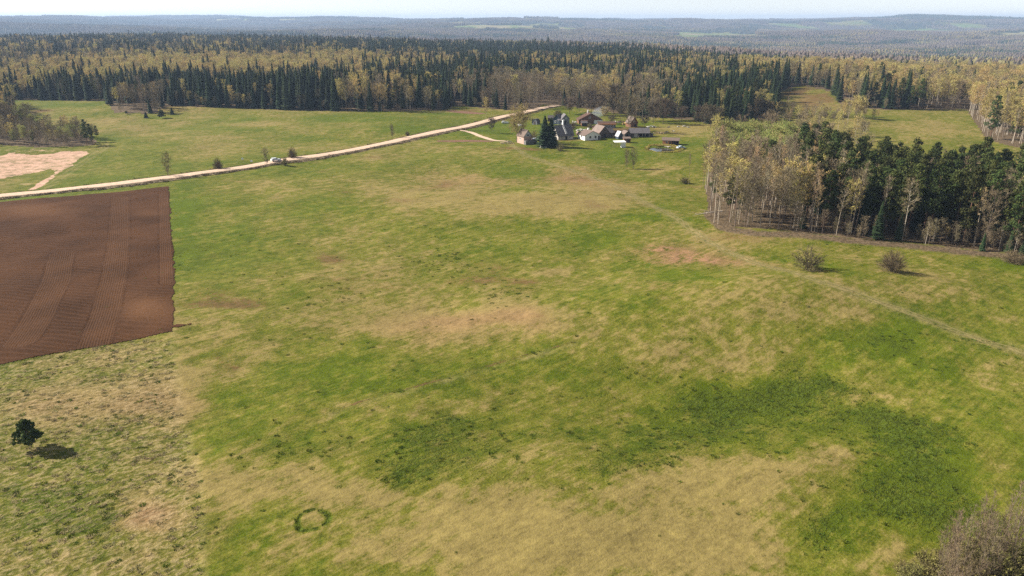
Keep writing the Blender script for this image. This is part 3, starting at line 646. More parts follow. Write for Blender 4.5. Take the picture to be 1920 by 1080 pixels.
def patch(name, poly, m, label, dz=.05, cell=.6, rag=.6):
    w = W2(poly); xs = np.arange(w[:, 0].min() - 1, w[:, 0].max() + 1, cell); ys = np.arange(w[:, 1].min() - 1, w[:, 1].max() + 1, cell); X, Y = np.meshgrid(xs, ys)
    q = (fbm(X / 2, Y / 2, 12, 3) - .5) * 2 * rag; ins = inpoly(X + q, Y + q, [tuple(p) for p in w])
    k = ins[:-1, :-1] & ins[1:, 1:] & ins[:-1, 1:] & ins[1:, :-1]
    me = grid_mesh(name, np.stack([X.ravel(), Y.ravel(), (H(X, Y) + dz).ravel()], 1), len(ys), len(xs), [m], keep=k)
    return tag(link(name, me), label, kind='structure')
patch('garden_bed', [(815, 263.6), (860, 262.2), (905, 262.6), (932, 264.4), (920, 266.2), (860, 266.6), (822, 266)], DIRT, 'long thin strip of dug brown soil beside the farm lane')
patch('garden_bed', [(838, 206.5), (880, 209), (915, 212.5), (900, 214.5), (860, 212), (835, 209)], DIRT, 'strip of dug brown soil at the forest edge beyond the road')
# pond
WATER = mat('pond_water', (.03, .035, .03), rough=.06, spec=.6)
t = np.arange(48) * 2 * PI / 48; bmw = bmesh.new()
vs = [bmw.verts.new((PONDC[0] + 6.6 * math.cos(a) * (1 + .08 * math.sin(3 * a)), PONDC[1] + 7.6 * math.sin(a) * (1 + .06 * math.sin(2 * a)), ZP - .45)) for a in t]; bmw.faces.new(vs)
me = bpy.data.meshes.new('pond'); bmw.to_mesh(me); bmw.free(); me.materials.append(WATER)
tag(link('pond_water', me), 'small reflecting pond in the farm lawn', kind='structure')

# ------------------------------------------------------------------ scattering of stuff (never of things one could count)
def scatter(name, pts, rot, scl, idx, protos, label, cat):
    me = bpy.data.meshes.new(name); me.vertices.add(len(pts)); me.vertices.foreach_set('co', np.asarray(pts, np.float32).ravel())
    for nm, arr in (('rotv', rot), ('sclv', scl)):
        a = me.attributes.new(nm, 'FLOAT_VECTOR', 'POINT'); a.data.foreach_set('vector', np.asarray(arr, np.float32).ravel())
    a = me.attributes.new('pick', 'INT', 'POINT'); a.data.foreach_set('value', np.asarray(idx, np.int32))
    o = link(name, me); ng = bpy.data.node_groups.new(name, 'GeometryNodeTree'); N = ng.nodes; L = ng.links
    ng.interface.new_socket('Geometry', in_out='INPUT', socket_type='NodeSocketGeometry'); ng.interface.new_socket('Geometry', in_out='OUTPUT', socket_type='NodeSocketGeometry')
    gi = N.new('NodeGroupInput'); go = N.new('NodeGroupOutput'); ip = N.new('GeometryNodeInstanceOnPoints'); L.new(gi.outputs[0], ip.inputs['Points'])
    jn = N.new('GeometryNodeJoinGeometry')
    for pm in reversed(protos):
        po = bpy.data.objects.new(pm.name, pm); oi = N.new('GeometryNodeObjectInfo'); oi.inputs['Object'].default_value = po
        gti = N.new('GeometryNodeGeometryToInstance'); L.new(oi.outputs['Geometry'], gti.inputs[0]); L.new(gti.outputs[0], jn.inputs[0])
    L.new(jn.outputs[0], ip.inputs['Instance']); ip.inputs['Pick Instance'].default_value = True
    for nm, ty, so in (('rotv', 'FLOAT_VECTOR', 'Rotation'), ('sclv', 'FLOAT_VECTOR', 'Scale'), ('pick', 'INT', 'Instance Index')):
        na = N.new('GeometryNodeInputNamedAttribute'); na.data_type = ty; na.inputs['Name'].default_value = nm; L.new(na.outputs[0], ip.inputs[so])
    L.new(ip.outputs[0], go.inputs[0]); md = o.modifiers.new('scatter', 'NODES'); md.node_group = ng
    return tag(o, label, cat, kind='stuff')

# ------------------------------------------------------------------ forest
rg = np.random.default_rng(7)
def jgrid(x0, x1, y0, y1, s, seed):
    r = np.random.default_rng(seed); X, Y = np.meshgrid(np.arange(x0, x1, s), np.arange(y0, y1, s)); n = X.size
    return X.ravel() + r.uniform(-.45, .45, n) * s, Y.ravel() + r.uniform(-.45, .45, n) * s
KEYS = ['spruce', 'pine', 'birch', 'bare_tree', 'willow', 'aspen']
# zones: centre x in photograph pixels, half width, distance, half depth, weight, mix (spruce, pine, birch, bare, willow)
ZONES = [(150,620,600,150,3.5,(.86,.08,.02,.04,0)),(500,200,640,130,3.,(.8,.12,.03,.05,0)),(254,56,505,62,30,(.02,0,.22,.76,0)),(90,120,545,22,1.6,(.5,0,.1,.4,0)),(700,75,555,75,9,(.06,.05,.40,.49,0)),(800,60,620,80,3,(.65,.2,.05,.1,0)),
 (480,240,880,120,16,(.06,0,.86,.08,0)),(80,160,880,110,9,(.15,0,.55,.3,0)),(300,500,1120,110,3,(.35,.05,.2,.4,0)),(520,150,1050,60,4,(.7,.1,.1,.1,0)),(300,350,1500,250,2.5,(.45,.05,.2,.3,0)),(700,350,1900,400,2.5,(.6,.1,.1,.2,0)),
 (980,60,560,60,12,(.02,0,.1,.88,0)),(880,50,560,60,4,(.3,.1,.2,.4,0)),(1080,90,580,90,6,(.03,0,.3,.62,.05)),(1210,60,600,80,5,(.15,0,.15,.7,0)),(900,200,760,110,3.,(.62,.15,.12,.11,0)),(700,150,800,100,3,(.55,.1,.2,.15,0)),(1000,250,960,110,3,(.35,.05,.2,.4,0)),(1000,300,1250,180,5,(.85,.08,.02,.05,0)),
 (1360,110,620,120,5,(.62,.25,.05,.08,0)),(1320,80,850,120,3,(.5,.2,.1,.2,0)),(1300,150,1150,160,3,(.5,.1,.1,.3,0)),(1480,60,720,80,4,(.15,.15,.35,.35,0)),(1720,90,575,32,5,(.62,.2,.1,.08,0)),(1750,320,820,180,6,(.05,.07,.60,.28,0)),(1700,350,1150,200,4,(.04,.06,.55,.35,0)),(1950,200,700,200,4,(.04,.06,.6,.3,0))]
def species_at(px, r, x, y, rnd):
    n1 = vn(x / 42, y / 42, 101); n2 = vn(x / 55, y / 55, 102); n3 = vn(x / 34, y / 34, 103)
    W = np.stack([1.1 * n1 ** 1.5, .25 * n2, 1.0 * n2 ** 2, .5 * n3 ** 1.5, .03 + 0 * px], 1) * .9; Z_ = np.zeros_like(W)
    for cx, hx, cr, hr, w, mx in ZONES:
        g = np.exp(-((px - cx) / hx) ** 2 - ((r - cr) / hr) ** 2) * w * 2.2; Z_ = Z_ + g[:, None] * np.array(mx)
    # neighbouring trees tend to be of one kind
    cl = np.stack([vn(x / 48, y / 48, 110 + i) for i in range(5)], 1); W = W * (.04 + cl ** 3 * 4) + Z_ * (.45 + cl); W = W ** 1.6
    c = np.cumsum(W, 1) / W.sum(1, keepdims=True); return (rnd[:, None] > c).sum(1).clip(0, 4)
T = []      # x, y, species, variant, scale, zone
def add_trees(x, y, sp, scale, zone):
    for a in zip(x, y, sp, scale): T.append((float(a[0]), float(a[1]), int(a[2]), zone, float(a[3])))
x, y = jgrid(-1500, 1500, 400, 2700, 6.6, 1); r = np.hypot(x, y); z = H(x, y); px, py = proj(x, y, z)
keep = (px > -260) & (px < 2200) & (r < np.interp(px, [-300, 300, 700, 1000, 1400, 2200], [2500, 2300, 1750, 1600, 1350, 1300])) & (py < edge_y(px)) & (r > 380) & ~inpoly(px, py, GROUP_C) & ~inpoly(px, py, CLUMP_L)
thin = rg.uniform(size=len(x)) < np.where(r > 1150, .72, 1.0)
# meadow hidden behind the clearing hill stays open; clumps, forest rides
keep &= thin
x, y, px, r = x[keep], y[keep], px[keep], r[keep]; py = py[keep]; clump = (px > 208) & (px < 300) & (r < 600) & (py > 176)
sp = species_at(px, r, x, y, rg.uniform(size=len(x))); sp = np.where(clump, np.where(rg.uniform(size=len(x)) < .8, 3, np.where(rg.uniform(size=len(x)) < .8, 2, 0)), sp); scl = rg.uniform(.78, 1.18, len(x)) * np.where(sp == 0, 1.0, .97) * (.72 + .34 * vn(x / 45, y / 45, 130))
add_trees(x, y, sp, scl, 'forest')
# right hand groups of tall birches
x, y = jgrid(120, 460, 300, 620, 5.4, 2); px, py = proj(x, y, H(x, y)); k = inpoly(px, py, GROUP_C) & (px < 2200); x, y, px = x[k], y[k], px[k]
u = rg.uniform(size=len(x)); add_trees(x, y, np.where(u < .58, 2, np.where(u < .9, 5, np.where(u < .96, 1, 0))), rg.uniform(.85, 1.15, len(x)), 'birchwood')
# grove, deciduous half
x, y = jgrid(40, 190, 180, 340, 3.8, 3); px, py = proj(x, y, H(x, y)); k = inpoly(px, py, GROVE_A); x, y, px, py = x[k], y[k], px[k], py[k]
u = rg.uniform(size=len(x)); sp = np.where((py < 340) & (px > 1346) & (px < 1500), np.where(u < .85, 4, 3), np.where(u < .78, 5, np.where(u < .86, 3, np.where(u < .96, 2, 1))))
sp = np.where((px > 1515) & (py < 400) & (u > .8), 1, sp)
add_trees(x, y, sp, np.where(sp == 4, .92, .92) * rg.uniform(.68, 1.14, len(x)), 'grove')
# grove, pine half
x, y = jgrid(60, 330, 160, 330, 4.6, 4); px, py = proj(x, y, H(x, y)); k = inpoly(px, py, GROVE_B) & (px < 2150); x, y, px, py = x[k], y[k], px[k], py[k]
u = rg.uniform(size=len(x)); fr = py > np.interp(px, [1480, 1600, 1800, 1920, 2100], [424, 436, 456, 466, 480])
sp = np.where(fr, np.where(u < .12, 3, np.where(u < .46, 5, np.where(u < .52, 2, np.where(u < .70, 0, 1)))), np.where(u < .78, 1, np.where(u < .86, 0, np.where(u < .95, 3, 2))))
add_trees(x, y, sp, rg.uniform(.84, 1.1, len(x)) * np.where(sp == 3, .88, rg.uniform(.78, 1.04, len(x))) * np.where(sp == 0, .74, 1), 'pinewood')
# low growth along the front of the grove
gx = 1330 + 660 * rg.uniform(0, 1, 95) ** .6; gy = np.interp(gx, [1330, 1350, 1420, 1500, 1600, 1700, 1800, 1930, 1990], [408, 424, 430, 436, 448, 455, 468, 480, 486]) - rg.uniform(0, 10, 95); a, b, _ = at(gx, gy)
add_trees(a, b, np.where(rg.uniform(size=95) < .8, 3, np.where((rg.uniform(size=95) < .6) & (gx > 1500), 0, 2)), rg.uniform(.14, .42, 95), 'pinewood')
# sparse trees between the pines and the far meadow
for qx, qy, s_, k_ in [(1530, 318, 1, .95), (1540, 322, 1, .85), (1562, 330, 1, .8), (1556, 322, 3, .8), (1590, 345, 3, .6), (1606, 350, 3, .55), (1648, 352, 1, .95), (1664, 354, 1, .85), (1672, 350, 1, .8), (1630, 352, 2, .6), (1690, 350, 3, .6), (1710, 352, 2, .55), (1740, 350, 2, .6), (1765, 350, 3, .7), (1775, 352, 3, .6), (1500, 310, 3, .9), (1512, 330, 3, .9), (1490, 300, 3, .95), (1620, 346, 3, .55), (1575, 335, 2, .6), (1655, 340, 3, .5), (1722, 345, 3, .5), (1546, 300, 3, .8), (1600, 335, 2, .6), (1580, 318, 3, .6), (1790, 352, 3, .55), (1808, 350, 2, .5)]:
    a = P3(qx, qy); T.append((a.x, a.y, s_, 'grove', k_))
# thin bushy growth between clearing, grove and far right meadow
qx = rg.uniform(1462, 1650, 60); qy = rg.uniform(214, 232, 60); a, b, _ = at(qx, qy); add_trees(a, b, np.where(rg.uniform(size=60) < .75, 3, 2), rg.uniform(.28, .6, 60), 'grove')
qx = rg.uniform(1490, 1640, 44); qy = rg.uniform(236, 330, 44); a, b, _ = at(qx, qy); add_trees(a, b, np.where(rg.uniform(size=44) < .7, 3, 2), rg.uniform(.35, .75, 44), 'grove')
# left hand clump
x, y = jgrid(-420, -180, 300, 560, 4.6, 5); px, py = proj(x, y, H(x, y)); k = inpoly(px, py, CLUMP_L) & (px > -220); x, y, px, py = x[k], y[k], px[k], py[k]
u = rg.uniform(size=len(x)); low = (py > 246) | (px > 60)
sp = np.where(py < 240, np.where(u < .5, 0, np.where(u < .7, 2, 3)), np.where(u < .74, 3, np.where(u < .84, 2, 4)))
sp = np.where((px > 158) & (py > 262), 1, sp)
add_trees(x, y, sp, np.where(low, .50, .80) * rg.uniform(.75, 1.15, len(x)), 'thicket')
# undergrowth saplings along the edges of the woods
E_px = np.concatenate([np.arange(-200, 1460, 5.0), np.arange(1580, 2100, 6)]); E_py = edge_y(E_px) - .6
ex, ey, _ = at(E_px + rg.uniform(-3, 3, len(E_px)), E_py); u = rg.uniform(size=len(ex)); k = u < .30
add_trees(ex[k], ey[k], np.where(u[k] < .18, 3, np.where(u[k] < .22, 2, 0)), rg.uniform(.3, .62, k.sum()), 'forest')

LOOK = ['dark green spruce', 'bushy pine', 'golden leafed birch', 'leafless brown tree', 'pale green willow', 'slender leafless tree']
LOOKS = ['dark green spruces', 'bushy pines', 'golden leafed birches', 'leafless brown trees', 'pale green willows', 'slender leafless trees']
def where(zone, px, r):
    if zone == 'birchwood': return 'in the golden birch stand beside the far right meadow'
    if zone == 'grove': return 'in the leafless left half of the grove' if px < 1520 else 'scattered behind the dark pine wood'
    if zone == 'pinewood': return 'in the dark pine wood at the right, left part' if px < 1650 else ('in the dark pine wood at the right, middle part' if px < 1790 else 'in the dark pine wood at the right picture edge')
    if zone == 'thicket': return 'in the thicket above the sandy field at left'
    row = 'front row of the forest ' if r < np.interp(px, [0, 300, 800, 1000, 1300, 1500, 1900], [585, 570, 560, 560, 520, 620, 610]) else 'depth of the forest '
    for lim, t in ((212, 'behind the far left meadow'), (300, 'at the jutting clump, left'), (560, 'behind the three small conifers'), (850, 'behind the wide middle meadow'), (1030, 'left of where the road enters'), (1200, 'right of where the road enters'), (1345, 'behind the right of the village'), (1600, 'around the small clearing'), (1e9, 'behind the far right meadow')):
        if px < lim: return 'in the ' + row + t
CATN = ['spruce', 'pine', 'birch', 'bare tree', 'willow', 'aspen']; OBJN = ['spruce_tree', 'pine_tree', 'birch_tree', 'bare_tree', 'willow_tree', 'aspen_tree']
def plant(key, x, y, scale, label, cat, name, group=None, var=None, rz=None, parts=True, wide=1.0, zoff=0):
    L_ = SPEC[key]; v = L_[var if var is not None else rg.integers(0, len(L_))]; z = float(H(x, y)) + zoff
    rz = rg.uniform(0, 6.28) if rz is None else rz; s3 = (scale * wide, scale * wide, scale)
    if parts:
        e = empty(name, (x, y, z), rz, label, cat, group); e.scale = s3
        link('trunk', v['trunk'], e); link('crown', v['crown'], e)
    else:
        e = link(name, v['whole'], loc=(x, y, z)); e.rotation_euler = (0, 0, rz); e.scale = s3; tag(e, label, cat, group)
    return e
TA = np.array([(t[0], t[1], t[2], t[4]) for t in T]); TZ = [t[3] for t in T]
# which trees show largest: near, and not behind rows of others
size = TA[:, 3] / np.hypot(TA[:, 0], TA[:, 1]); tz = H(TA[:, 0], TA[:, 1]); tpx, tpy = proj(TA[:, 0], TA[:, 1], tz)
inview = (tpx > -60) & (tpx < 1985)
bins = np.clip((tpx / 9).astype(int), -10, 230); behind = np.zeros(len(T)); order = np.argsort(np.hypot(TA[:, 0], TA[:, 1])); cnt = {}
for i in order:
    z_ = 0 if TZ[i] in ('forest', 'birchwood') else 1; k = (bins[i], z_); behind[i] = cnt.get(k, 0) + .5 * cnt.get((bins[i] - 1, z_), 0) + .5 * cnt.get((bins[i] + 1, z_), 0); cnt[k] = cnt.get(k, 0) + 1
vis = size * np.exp(-behind * .10) * inview
PERKIND = 280
solo = np.zeros(len(T), bool)
for s in range(6):
    ids = np.where((TA[:, 2] == s) & inview)[0]; ids = ids[np.argsort(-vis[ids])][:PERKIND]; solo[ids] = True
for i in np.where(solo)[0]:
    s = int(TA[i, 2]); zn = TZ[i]; d = math.hypot(TA[i, 0], TA[i, 1])
    w_ = where(zn, tpx[i], d)
    plant(KEYS[s], TA[i, 0], TA[i, 1], TA[i, 3], LOOK[s] + ' ' + w_, CATN[s], OBJN[s], LOOKS[s] + ' ' + w_, parts=d < 420)
FORL = ['mass of dark spruces filling the forest to the ridge', 'mass of pines scattered through the forest', 'mass of golden birches in bands through the forest', 'mass of leafless brown trees through the forest', 'pale green willows scattered through the forest', 'mass of slender leafless trees within the grove and forest']
for s in range(6):
    k = np.where((TA[:, 2] == s) & ~solo)[0]
    if not len(k): continue
    n = len(k); P = np.stack([TA[k, 0], TA[k, 1], tz[k]], 1); ro = np.stack([rg.uniform(-.04, .04, n), rg.uniform(-.04, .04, n), rg.uniform(0, 6.28, n)], 1); sc3 = np.repeat(TA[k, 3][:, None], 3, 1) * np.stack([rg.uniform(.9, 1.2, n)] * 2 + [np.ones(n)], 1)
    scatter('forest_' + ['spruces', 'pines', 'birches', 'bare_trees', 'willows', 'aspens'][s], P, ro, sc3, rg.integers(0, len(SPEC[KEYS[s]]), n), [v['whole'] for v in SPEC[KEYS[s]]], FORL[s], 'forest')

# far woods: blocks of simple trees, many to a block, only ever seen from kilometres away
FARC = mat('far_conifer_crowns', (.030, .048, .022), var=.3); FARD = mat('far_bare_crowns', (.115, .088, .072), var=.2); FARB = mat('far_budding_crowns', (.16, .125, .055), var=.2)
def block(seed, size, n, mix_):
    rg = np.random.default_rng(seed); bs = [MB(), MB(), MB()]
    P = rg.uniform(-size / 2, size / 2, (n, 2)); sp = rg.choice(3, n, p=mix_)
    for (x, y), s in zip(P, sp):
        h = rg.uniform(12, 22); w = rg.uniform(1.8, 2.8) if s == 0 else rg.uniform(2.4, 4.); k = 6; ph = rg.uniform(0, 6)
        t = ph + np.arange(k) * 2 * PI / k
        def ring(r, z): return np.stack([x + r * np.cos(t) * rg.uniform(.8, 1.2, k), y + r * np.sin(t) * rg.uniform(.8, 1.2, k), np.full(k, z) + rg.uniform(-.8, .8, k)], 1)
        if s == 0:
            a = ring(w, h * .25); b = ring(w * .55, h * .6); top = np.array([x, y, h]); low = ring(w * .5, 0)
        else:
            a = ring(w, h * .5); b = ring(w * .85, h * .8); top = np.array([x, y, h]); low = ring(w * .35, 0)
        j = (np.arange(k) + 1) % k
        bs[s].quads(np.stack([low, low[j], a[j], a], 1)); bs[s].quads(np.stack([a, a[j], b[j], b], 1)); bs[s].tris(np.stack([b, b[j], np.repeat(top[None], k, 0)], 1))
    return to_mesh('far_block', [(bs[0], FARC), (bs[1], FARD), (bs[2], FARB)])
BL = [block(1, 75, 95, (.95, .03, .02)), block(2, 75, 95, (.85, .1, .05)), block(3, 75, 80, (.04, .86, .10)), block(4, 75, 80, (.12, .7, .18)), block(5, 75, 80, (.08, .3, .62)), block(6, 75, 85, (.4, .4, .2))]
x, y = jgrid(-8200, 8200, 1150, 7600, 70, 6); r = np.hypot(x, y); px, py = proj(x, y, H(x, y))
lim = np.interp(px, [-300, 300, 700, 1000, 1400, 2200], [2450, 2250, 1700, 1560, 1300, 1260])
A_, _, _ = ground_maps(x, y, H(x, y)); k = (px > -250) & (px < 2200) & (r > lim) & (r < 7400) & (A_['field'] < .35) & (rg.uniform(size=len(x)) < np.where(r > 5000, .8, .95))
x, y, r = x[k], y[k], r[k]; zz = H(x, y); e = 20.
gx = (H(x + e, y) - H(x - e, y)) / (2 * e); gy = (H(x, y + e) - H(x, y - e)) / (2 * e)
f1 = fbm(x / 420, y / 260, 151, 4); f2 = vn(x / 300, y / 200, 152)
pp = px[k]; dark = f1 + .10 * np.exp(-((pp - 200) / 500) ** 2) * (r < 4500)
pk = np.where(dark > .57, np.where(f2 > .5, 0, 1), np.where(dark > .50, 5, np.where(f2 > .66, 4, np.where(f2 > .35, 2, 3))))
scatter('distant_woods', np.stack([x, y, zz], 1), np.stack([np.arctan(gy), -np.arctan(gx), 0 * x], 1), np.stack([np.full(len(x), 1.05)] * 2 + [rg.uniform(.75, 1.05, len(x))], 1), pk, BL, 'hazy woods covering the valley and the far hills', 'woods')
BL2 = [block(11, 230, 330, (.9, .07, .03)), block(12, 230, 330, (.1, .75, .15)), block(13, 230, 330, (.3, .5, .2))]
x, y = jgrid(-10500, 10500, 6500, 12500, 205, 8); r = np.hypot(x, y); px, py = proj(x, y, H(x, y)); A_, _, _ = ground_maps(x, y, H(x, y))
k = (px > -250) & (px < 2200) & (r > 7300) & (A_['field'] < .4); x, y = x[k], y[k]; e = 60.
gx = (H(x + e, y) - H(x - e, y)) / (2 * e); gy = (H(x, y + e) - H(x, y - e)) / (2 * e); f1 = fbm(x / 900, y / 500, 161, 4)
scatter('horizon_woods', np.stack([x, y, H(x, y)], 1), np.stack([np.arctan(gy), -np.arctan(gx), 0 * x], 1), np.ones((len(x), 3)), np.where(f1 > .55, 0, np.where(f1 > .47, 2, 1)), BL2, 'woods on the farthest hills at the horizon', 'woods')

# ------------------------------------------------------------------ tufts on the near meadow
GRN = mat('lush_grass_blades', (.095, .122, .014), var=.35, trans=.3); STR = mat('dry_grass_blades', (.40, .33, .18), var=.25, trans=.2); WEED = mat('dry_weed_stems', (.13, .09, .05), var=.35)
def tuft(seed, n, h, w, spread, m):
    rg = np.random.default_rng(seed); b = MB(); a = rg.uniform(0, 6.3, n); rr = spread * np.sqrt(rg.uniform(0, 1, n)); C = np.stack([rr * np.cos(a), rr * np.sin(a), 0 * a - .02], 1)
    out = rg.uniform(.3, 1.1, n); D = np.stack([np.cos(a) * out, np.sin(a) * out, np.ones(n)], 1) * h * rg.uniform(.5, 1.1, (n, 1)); twigs(b, C, D, w * rg.uniform(.6, 1.4, n), rg)
    return to_mesh('tuft', [(b, m)])
TG = [tuft(i, 46, .16, .04, .26, GRN) for i in range(3)]; TS = [tuft(i + 9, 60, .13, .045, .30, STR) for i in range(3)]; TW = [tuft(i + 19, 40, .75, .05, .7, WEED) for i in range(2)]
x, y = jgrid(-90, 150, 50, 215, .62, 31); m_, px, py = ground_maps(x, y, H(x, y)); k = (px > -60) & (px < 1980) & (py < 1130)
pr = np.clip(m_['lush'] * .65 - .05, .010, .28) * sst(.35, .7, vn(x / 1.3, y / 1.3, 171)) + (m_['ring'] > .5) * .25
kk = k & (rg.uniform(size=len(x)) < pr); n = kk.sum()
scatter('grass_tufts', np.stack([x[kk], y[kk], H(x[kk], y[kk])], 1), np.stack([rg.uniform(-.2, .2, n), rg.uniform(-.2, .2, n), rg.uniform(0, 6.28, n)], 1), rg.uniform(.6, 1.5, (n, 1)) * np.ones((1, 3)), rg.integers(0, 3, n), TG, 'dark green clumps of lush grass in the near meadow', 'grass')
kk = k & (m_['tuss'] > .5) & (rg.uniform(size=len(x)) < .38 * sst(.35, .65, vn(x / 1.3, y / 1.3, 172))); n = kk.sum()
scatter('grass_tussocks', np.stack([x[kk], y[kk], H(x[kk], y[kk])], 1), np.stack([rg.uniform(-.2, .2, n), rg.uniform(-.2, .2, n), rg.uniform(0, 6.28, n)], 1), rg.uniform(.6, 1.6, (n, 1)) * np.ones((1, 3)), np.where(rg.uniform(size=n) < .78, rg.integers(0, 3, n), rg.integers(3, 6, n)), TS + TG, 'rough tussocks of straw coloured grass in the near left corner', 'grass')
# dry weeds on the road bank
kx = []; ky = []
for i in range(0, len(RC) - 12):
    for _ in range(3):
        o = -rg.uniform(3.9, 7.2); q = RC[i] + RN[i] * o + rg.uniform(-1, 1, 2); kx.append(q[0]); ky.append(q[1])
    if rg.uniform() < .8: q = RC[i] + RN[i] * rg.uniform(3.9, 5.2); kx.append(q[0]); ky.append(q[1])
x = np.array(kx); y = np.array(ky); n = len(x)
scatter('roadside_weeds', np.stack([x, y, H(x, y)], 1), np.stack([0 * x, 0 * x, rg.uniform(0, 6.28, n)], 1), rg.uniform(.6, 1.3, (n, 1)) * np.ones((1, 3)), rg.integers(0, 2, n), TW, 'dry brown weeds along the banks of the gravel road', 'weeds')

# ------------------------------------------------------------------ haze
zs = GZ.min(); HZ = bpy.data.materials.new('haze'); HZ.use_nodes = True; nt = HZ.node_tree; nt.nodes.remove(nt.nodes['Principled BSDF'])
pv = nt.nodes.new('ShaderNodeVolumePrincipled'); pv.inputs['Color'].default_value = (.52, .70, 1.0, 1); pv.inputs['Density'].default_value = 9.0e-5; pv.inputs['Anisotropy'].default_value = 0.1
nt.links.new(pv.outputs[0], nt.nodes['Material Output'].inputs['Volume'])
bm_ = bmesh.new(); bmesh.ops.create_cube(bm_, size=1); me = bpy.data.meshes.new('haze'); bm_.to_mesh(me); bm_.free(); me.materials.append(HZ)
ztop = max(float(GZ.max()) + 24, CAMZ + 25); zb = float(zs) - 1
hz = link('haze', me, loc=(0, 0, (ztop + zb) / 2)); hz.scale = (33400, 33400, ztop - zb); tag(hz, 'thin blue spring haze lying over the far woods', 'haze', kind='stuff')

# ------------------------------------------------------------------ buildings and the things of the village
def box(mb, x0, x1, y0, y1, z0, z1):
    c = np.array([[x, y, z] for z in (z0, z1) for (x, y) in ((x0, y0), (x1, y0), (x1, y1), (x0, y1))])
    mb.quads(c[[[0, 3, 2, 1], [4, 5, 6, 7], [0, 1, 5, 4], [1, 2, 6, 5], [2, 3, 7, 6], [3, 0, 4, 7]]])
def slab(mb, a, b, c, d, th):
    """a quad a b c d with thickness downwards"""
    P = np.array([a, b, c, d], float); Q = P - (0, 0, th); c8 = np.vstack([Q, P]); mb.quads(c8[[[0, 3, 2, 1], [4, 5, 6, 7], [0, 1, 5, 4], [1, 2, 6, 5], [2, 3, 7, 6], [3, 0, 4, 7]]])
def bar(mb, p, q, r, n=5): mb.tube([p, q], [r, r], n)
WHITEW = mat('white_limewash', (.78, .77, .74), noise=(1.2, .08)); BROWNW = mat('brown_planks', (.17, .085, .05), noise=(1.6, .4, (5, 5, .4)), bump=.4); DARKW = mat('weathered_dark_planks', (.10, .08, .07), noise=(1.6, .45, (5, 5, .4)), bump=.4)
BLUEW = mat('slate_blue_planks', (.055, .075, .105), noise=(1.6, .3, (5, 5, .4))); GREYW = mat('grey_planks', (.17, .175, .19), noise=(1.6, .35, (5, 5, .4))); STONE = mat('field_stone', (.16, .15, .145), noise=(1.4, .5), bump=.6)
PINKW = mat('pink_plaster', (.42, .29, .24), noise=(1, .12)); PALEW = mat('pale_plaster', (.46, .46, .48), noise=(1, .12)); SILW = mat('pale_silicate_wall', (.42, .38, .34), noise=(2, .2)); ORGW = mat('orange_log_wall', (.42, .19, .08), noise=(1.4, .3, (.5, .5, 6)), bump=.4)
RGREY = mat('grey_slate_sheets', (.13, .12, .125), noise=(1.1, .35, (1.5, 1.5, 3)), bump=.5); RBROWN = mat('brown_roof_sheets', (.15, .11, .09), noise=(1.1, .3, (2, 2, 2)), bump=.4); RPINK = mat('weathered_pink_roof', (.19, .145, .125), noise=(1.1, .25)); RDARK = mat('dark_roof_sheets', (.085, .075, .075), noise=(1.2, .3))
ORANGE = mat('orange_boards', (.60, .27, .09), noise=(2, .25)); RUST = mat('rusty_brown_roof', (.085, .048, .035), noise=(1.5, .35)); WHITE = mat('white_paint', (.78, .78, .76), noise=(2, .06), rough=.5); DARK = mat('opening_shade', (.015, .014, .014)); YEL = mat('fresh_sawn_boards', (.62, .43, .17), noise=(2, .25))
GLASS = mat('window_glass', (.03, .035, .045), rough=.12, spec=.6); LOG = mat('cut_log', (.38, .28, .18), noise=(3, .3)); METAL = mat('pale_metal', (.45, .48, .50), rough=.45, metal=.3); TARP = mat('pale_tarpaulin', (.66, .62, .56), noise=(1.4, .2), bump=.3); BLUET = mat('blue_tarpaulin', (.25, .36, .50), noise=(2, .15)); RUBBER = mat('black_rubber', (.02, .02, .02), rough=.7)
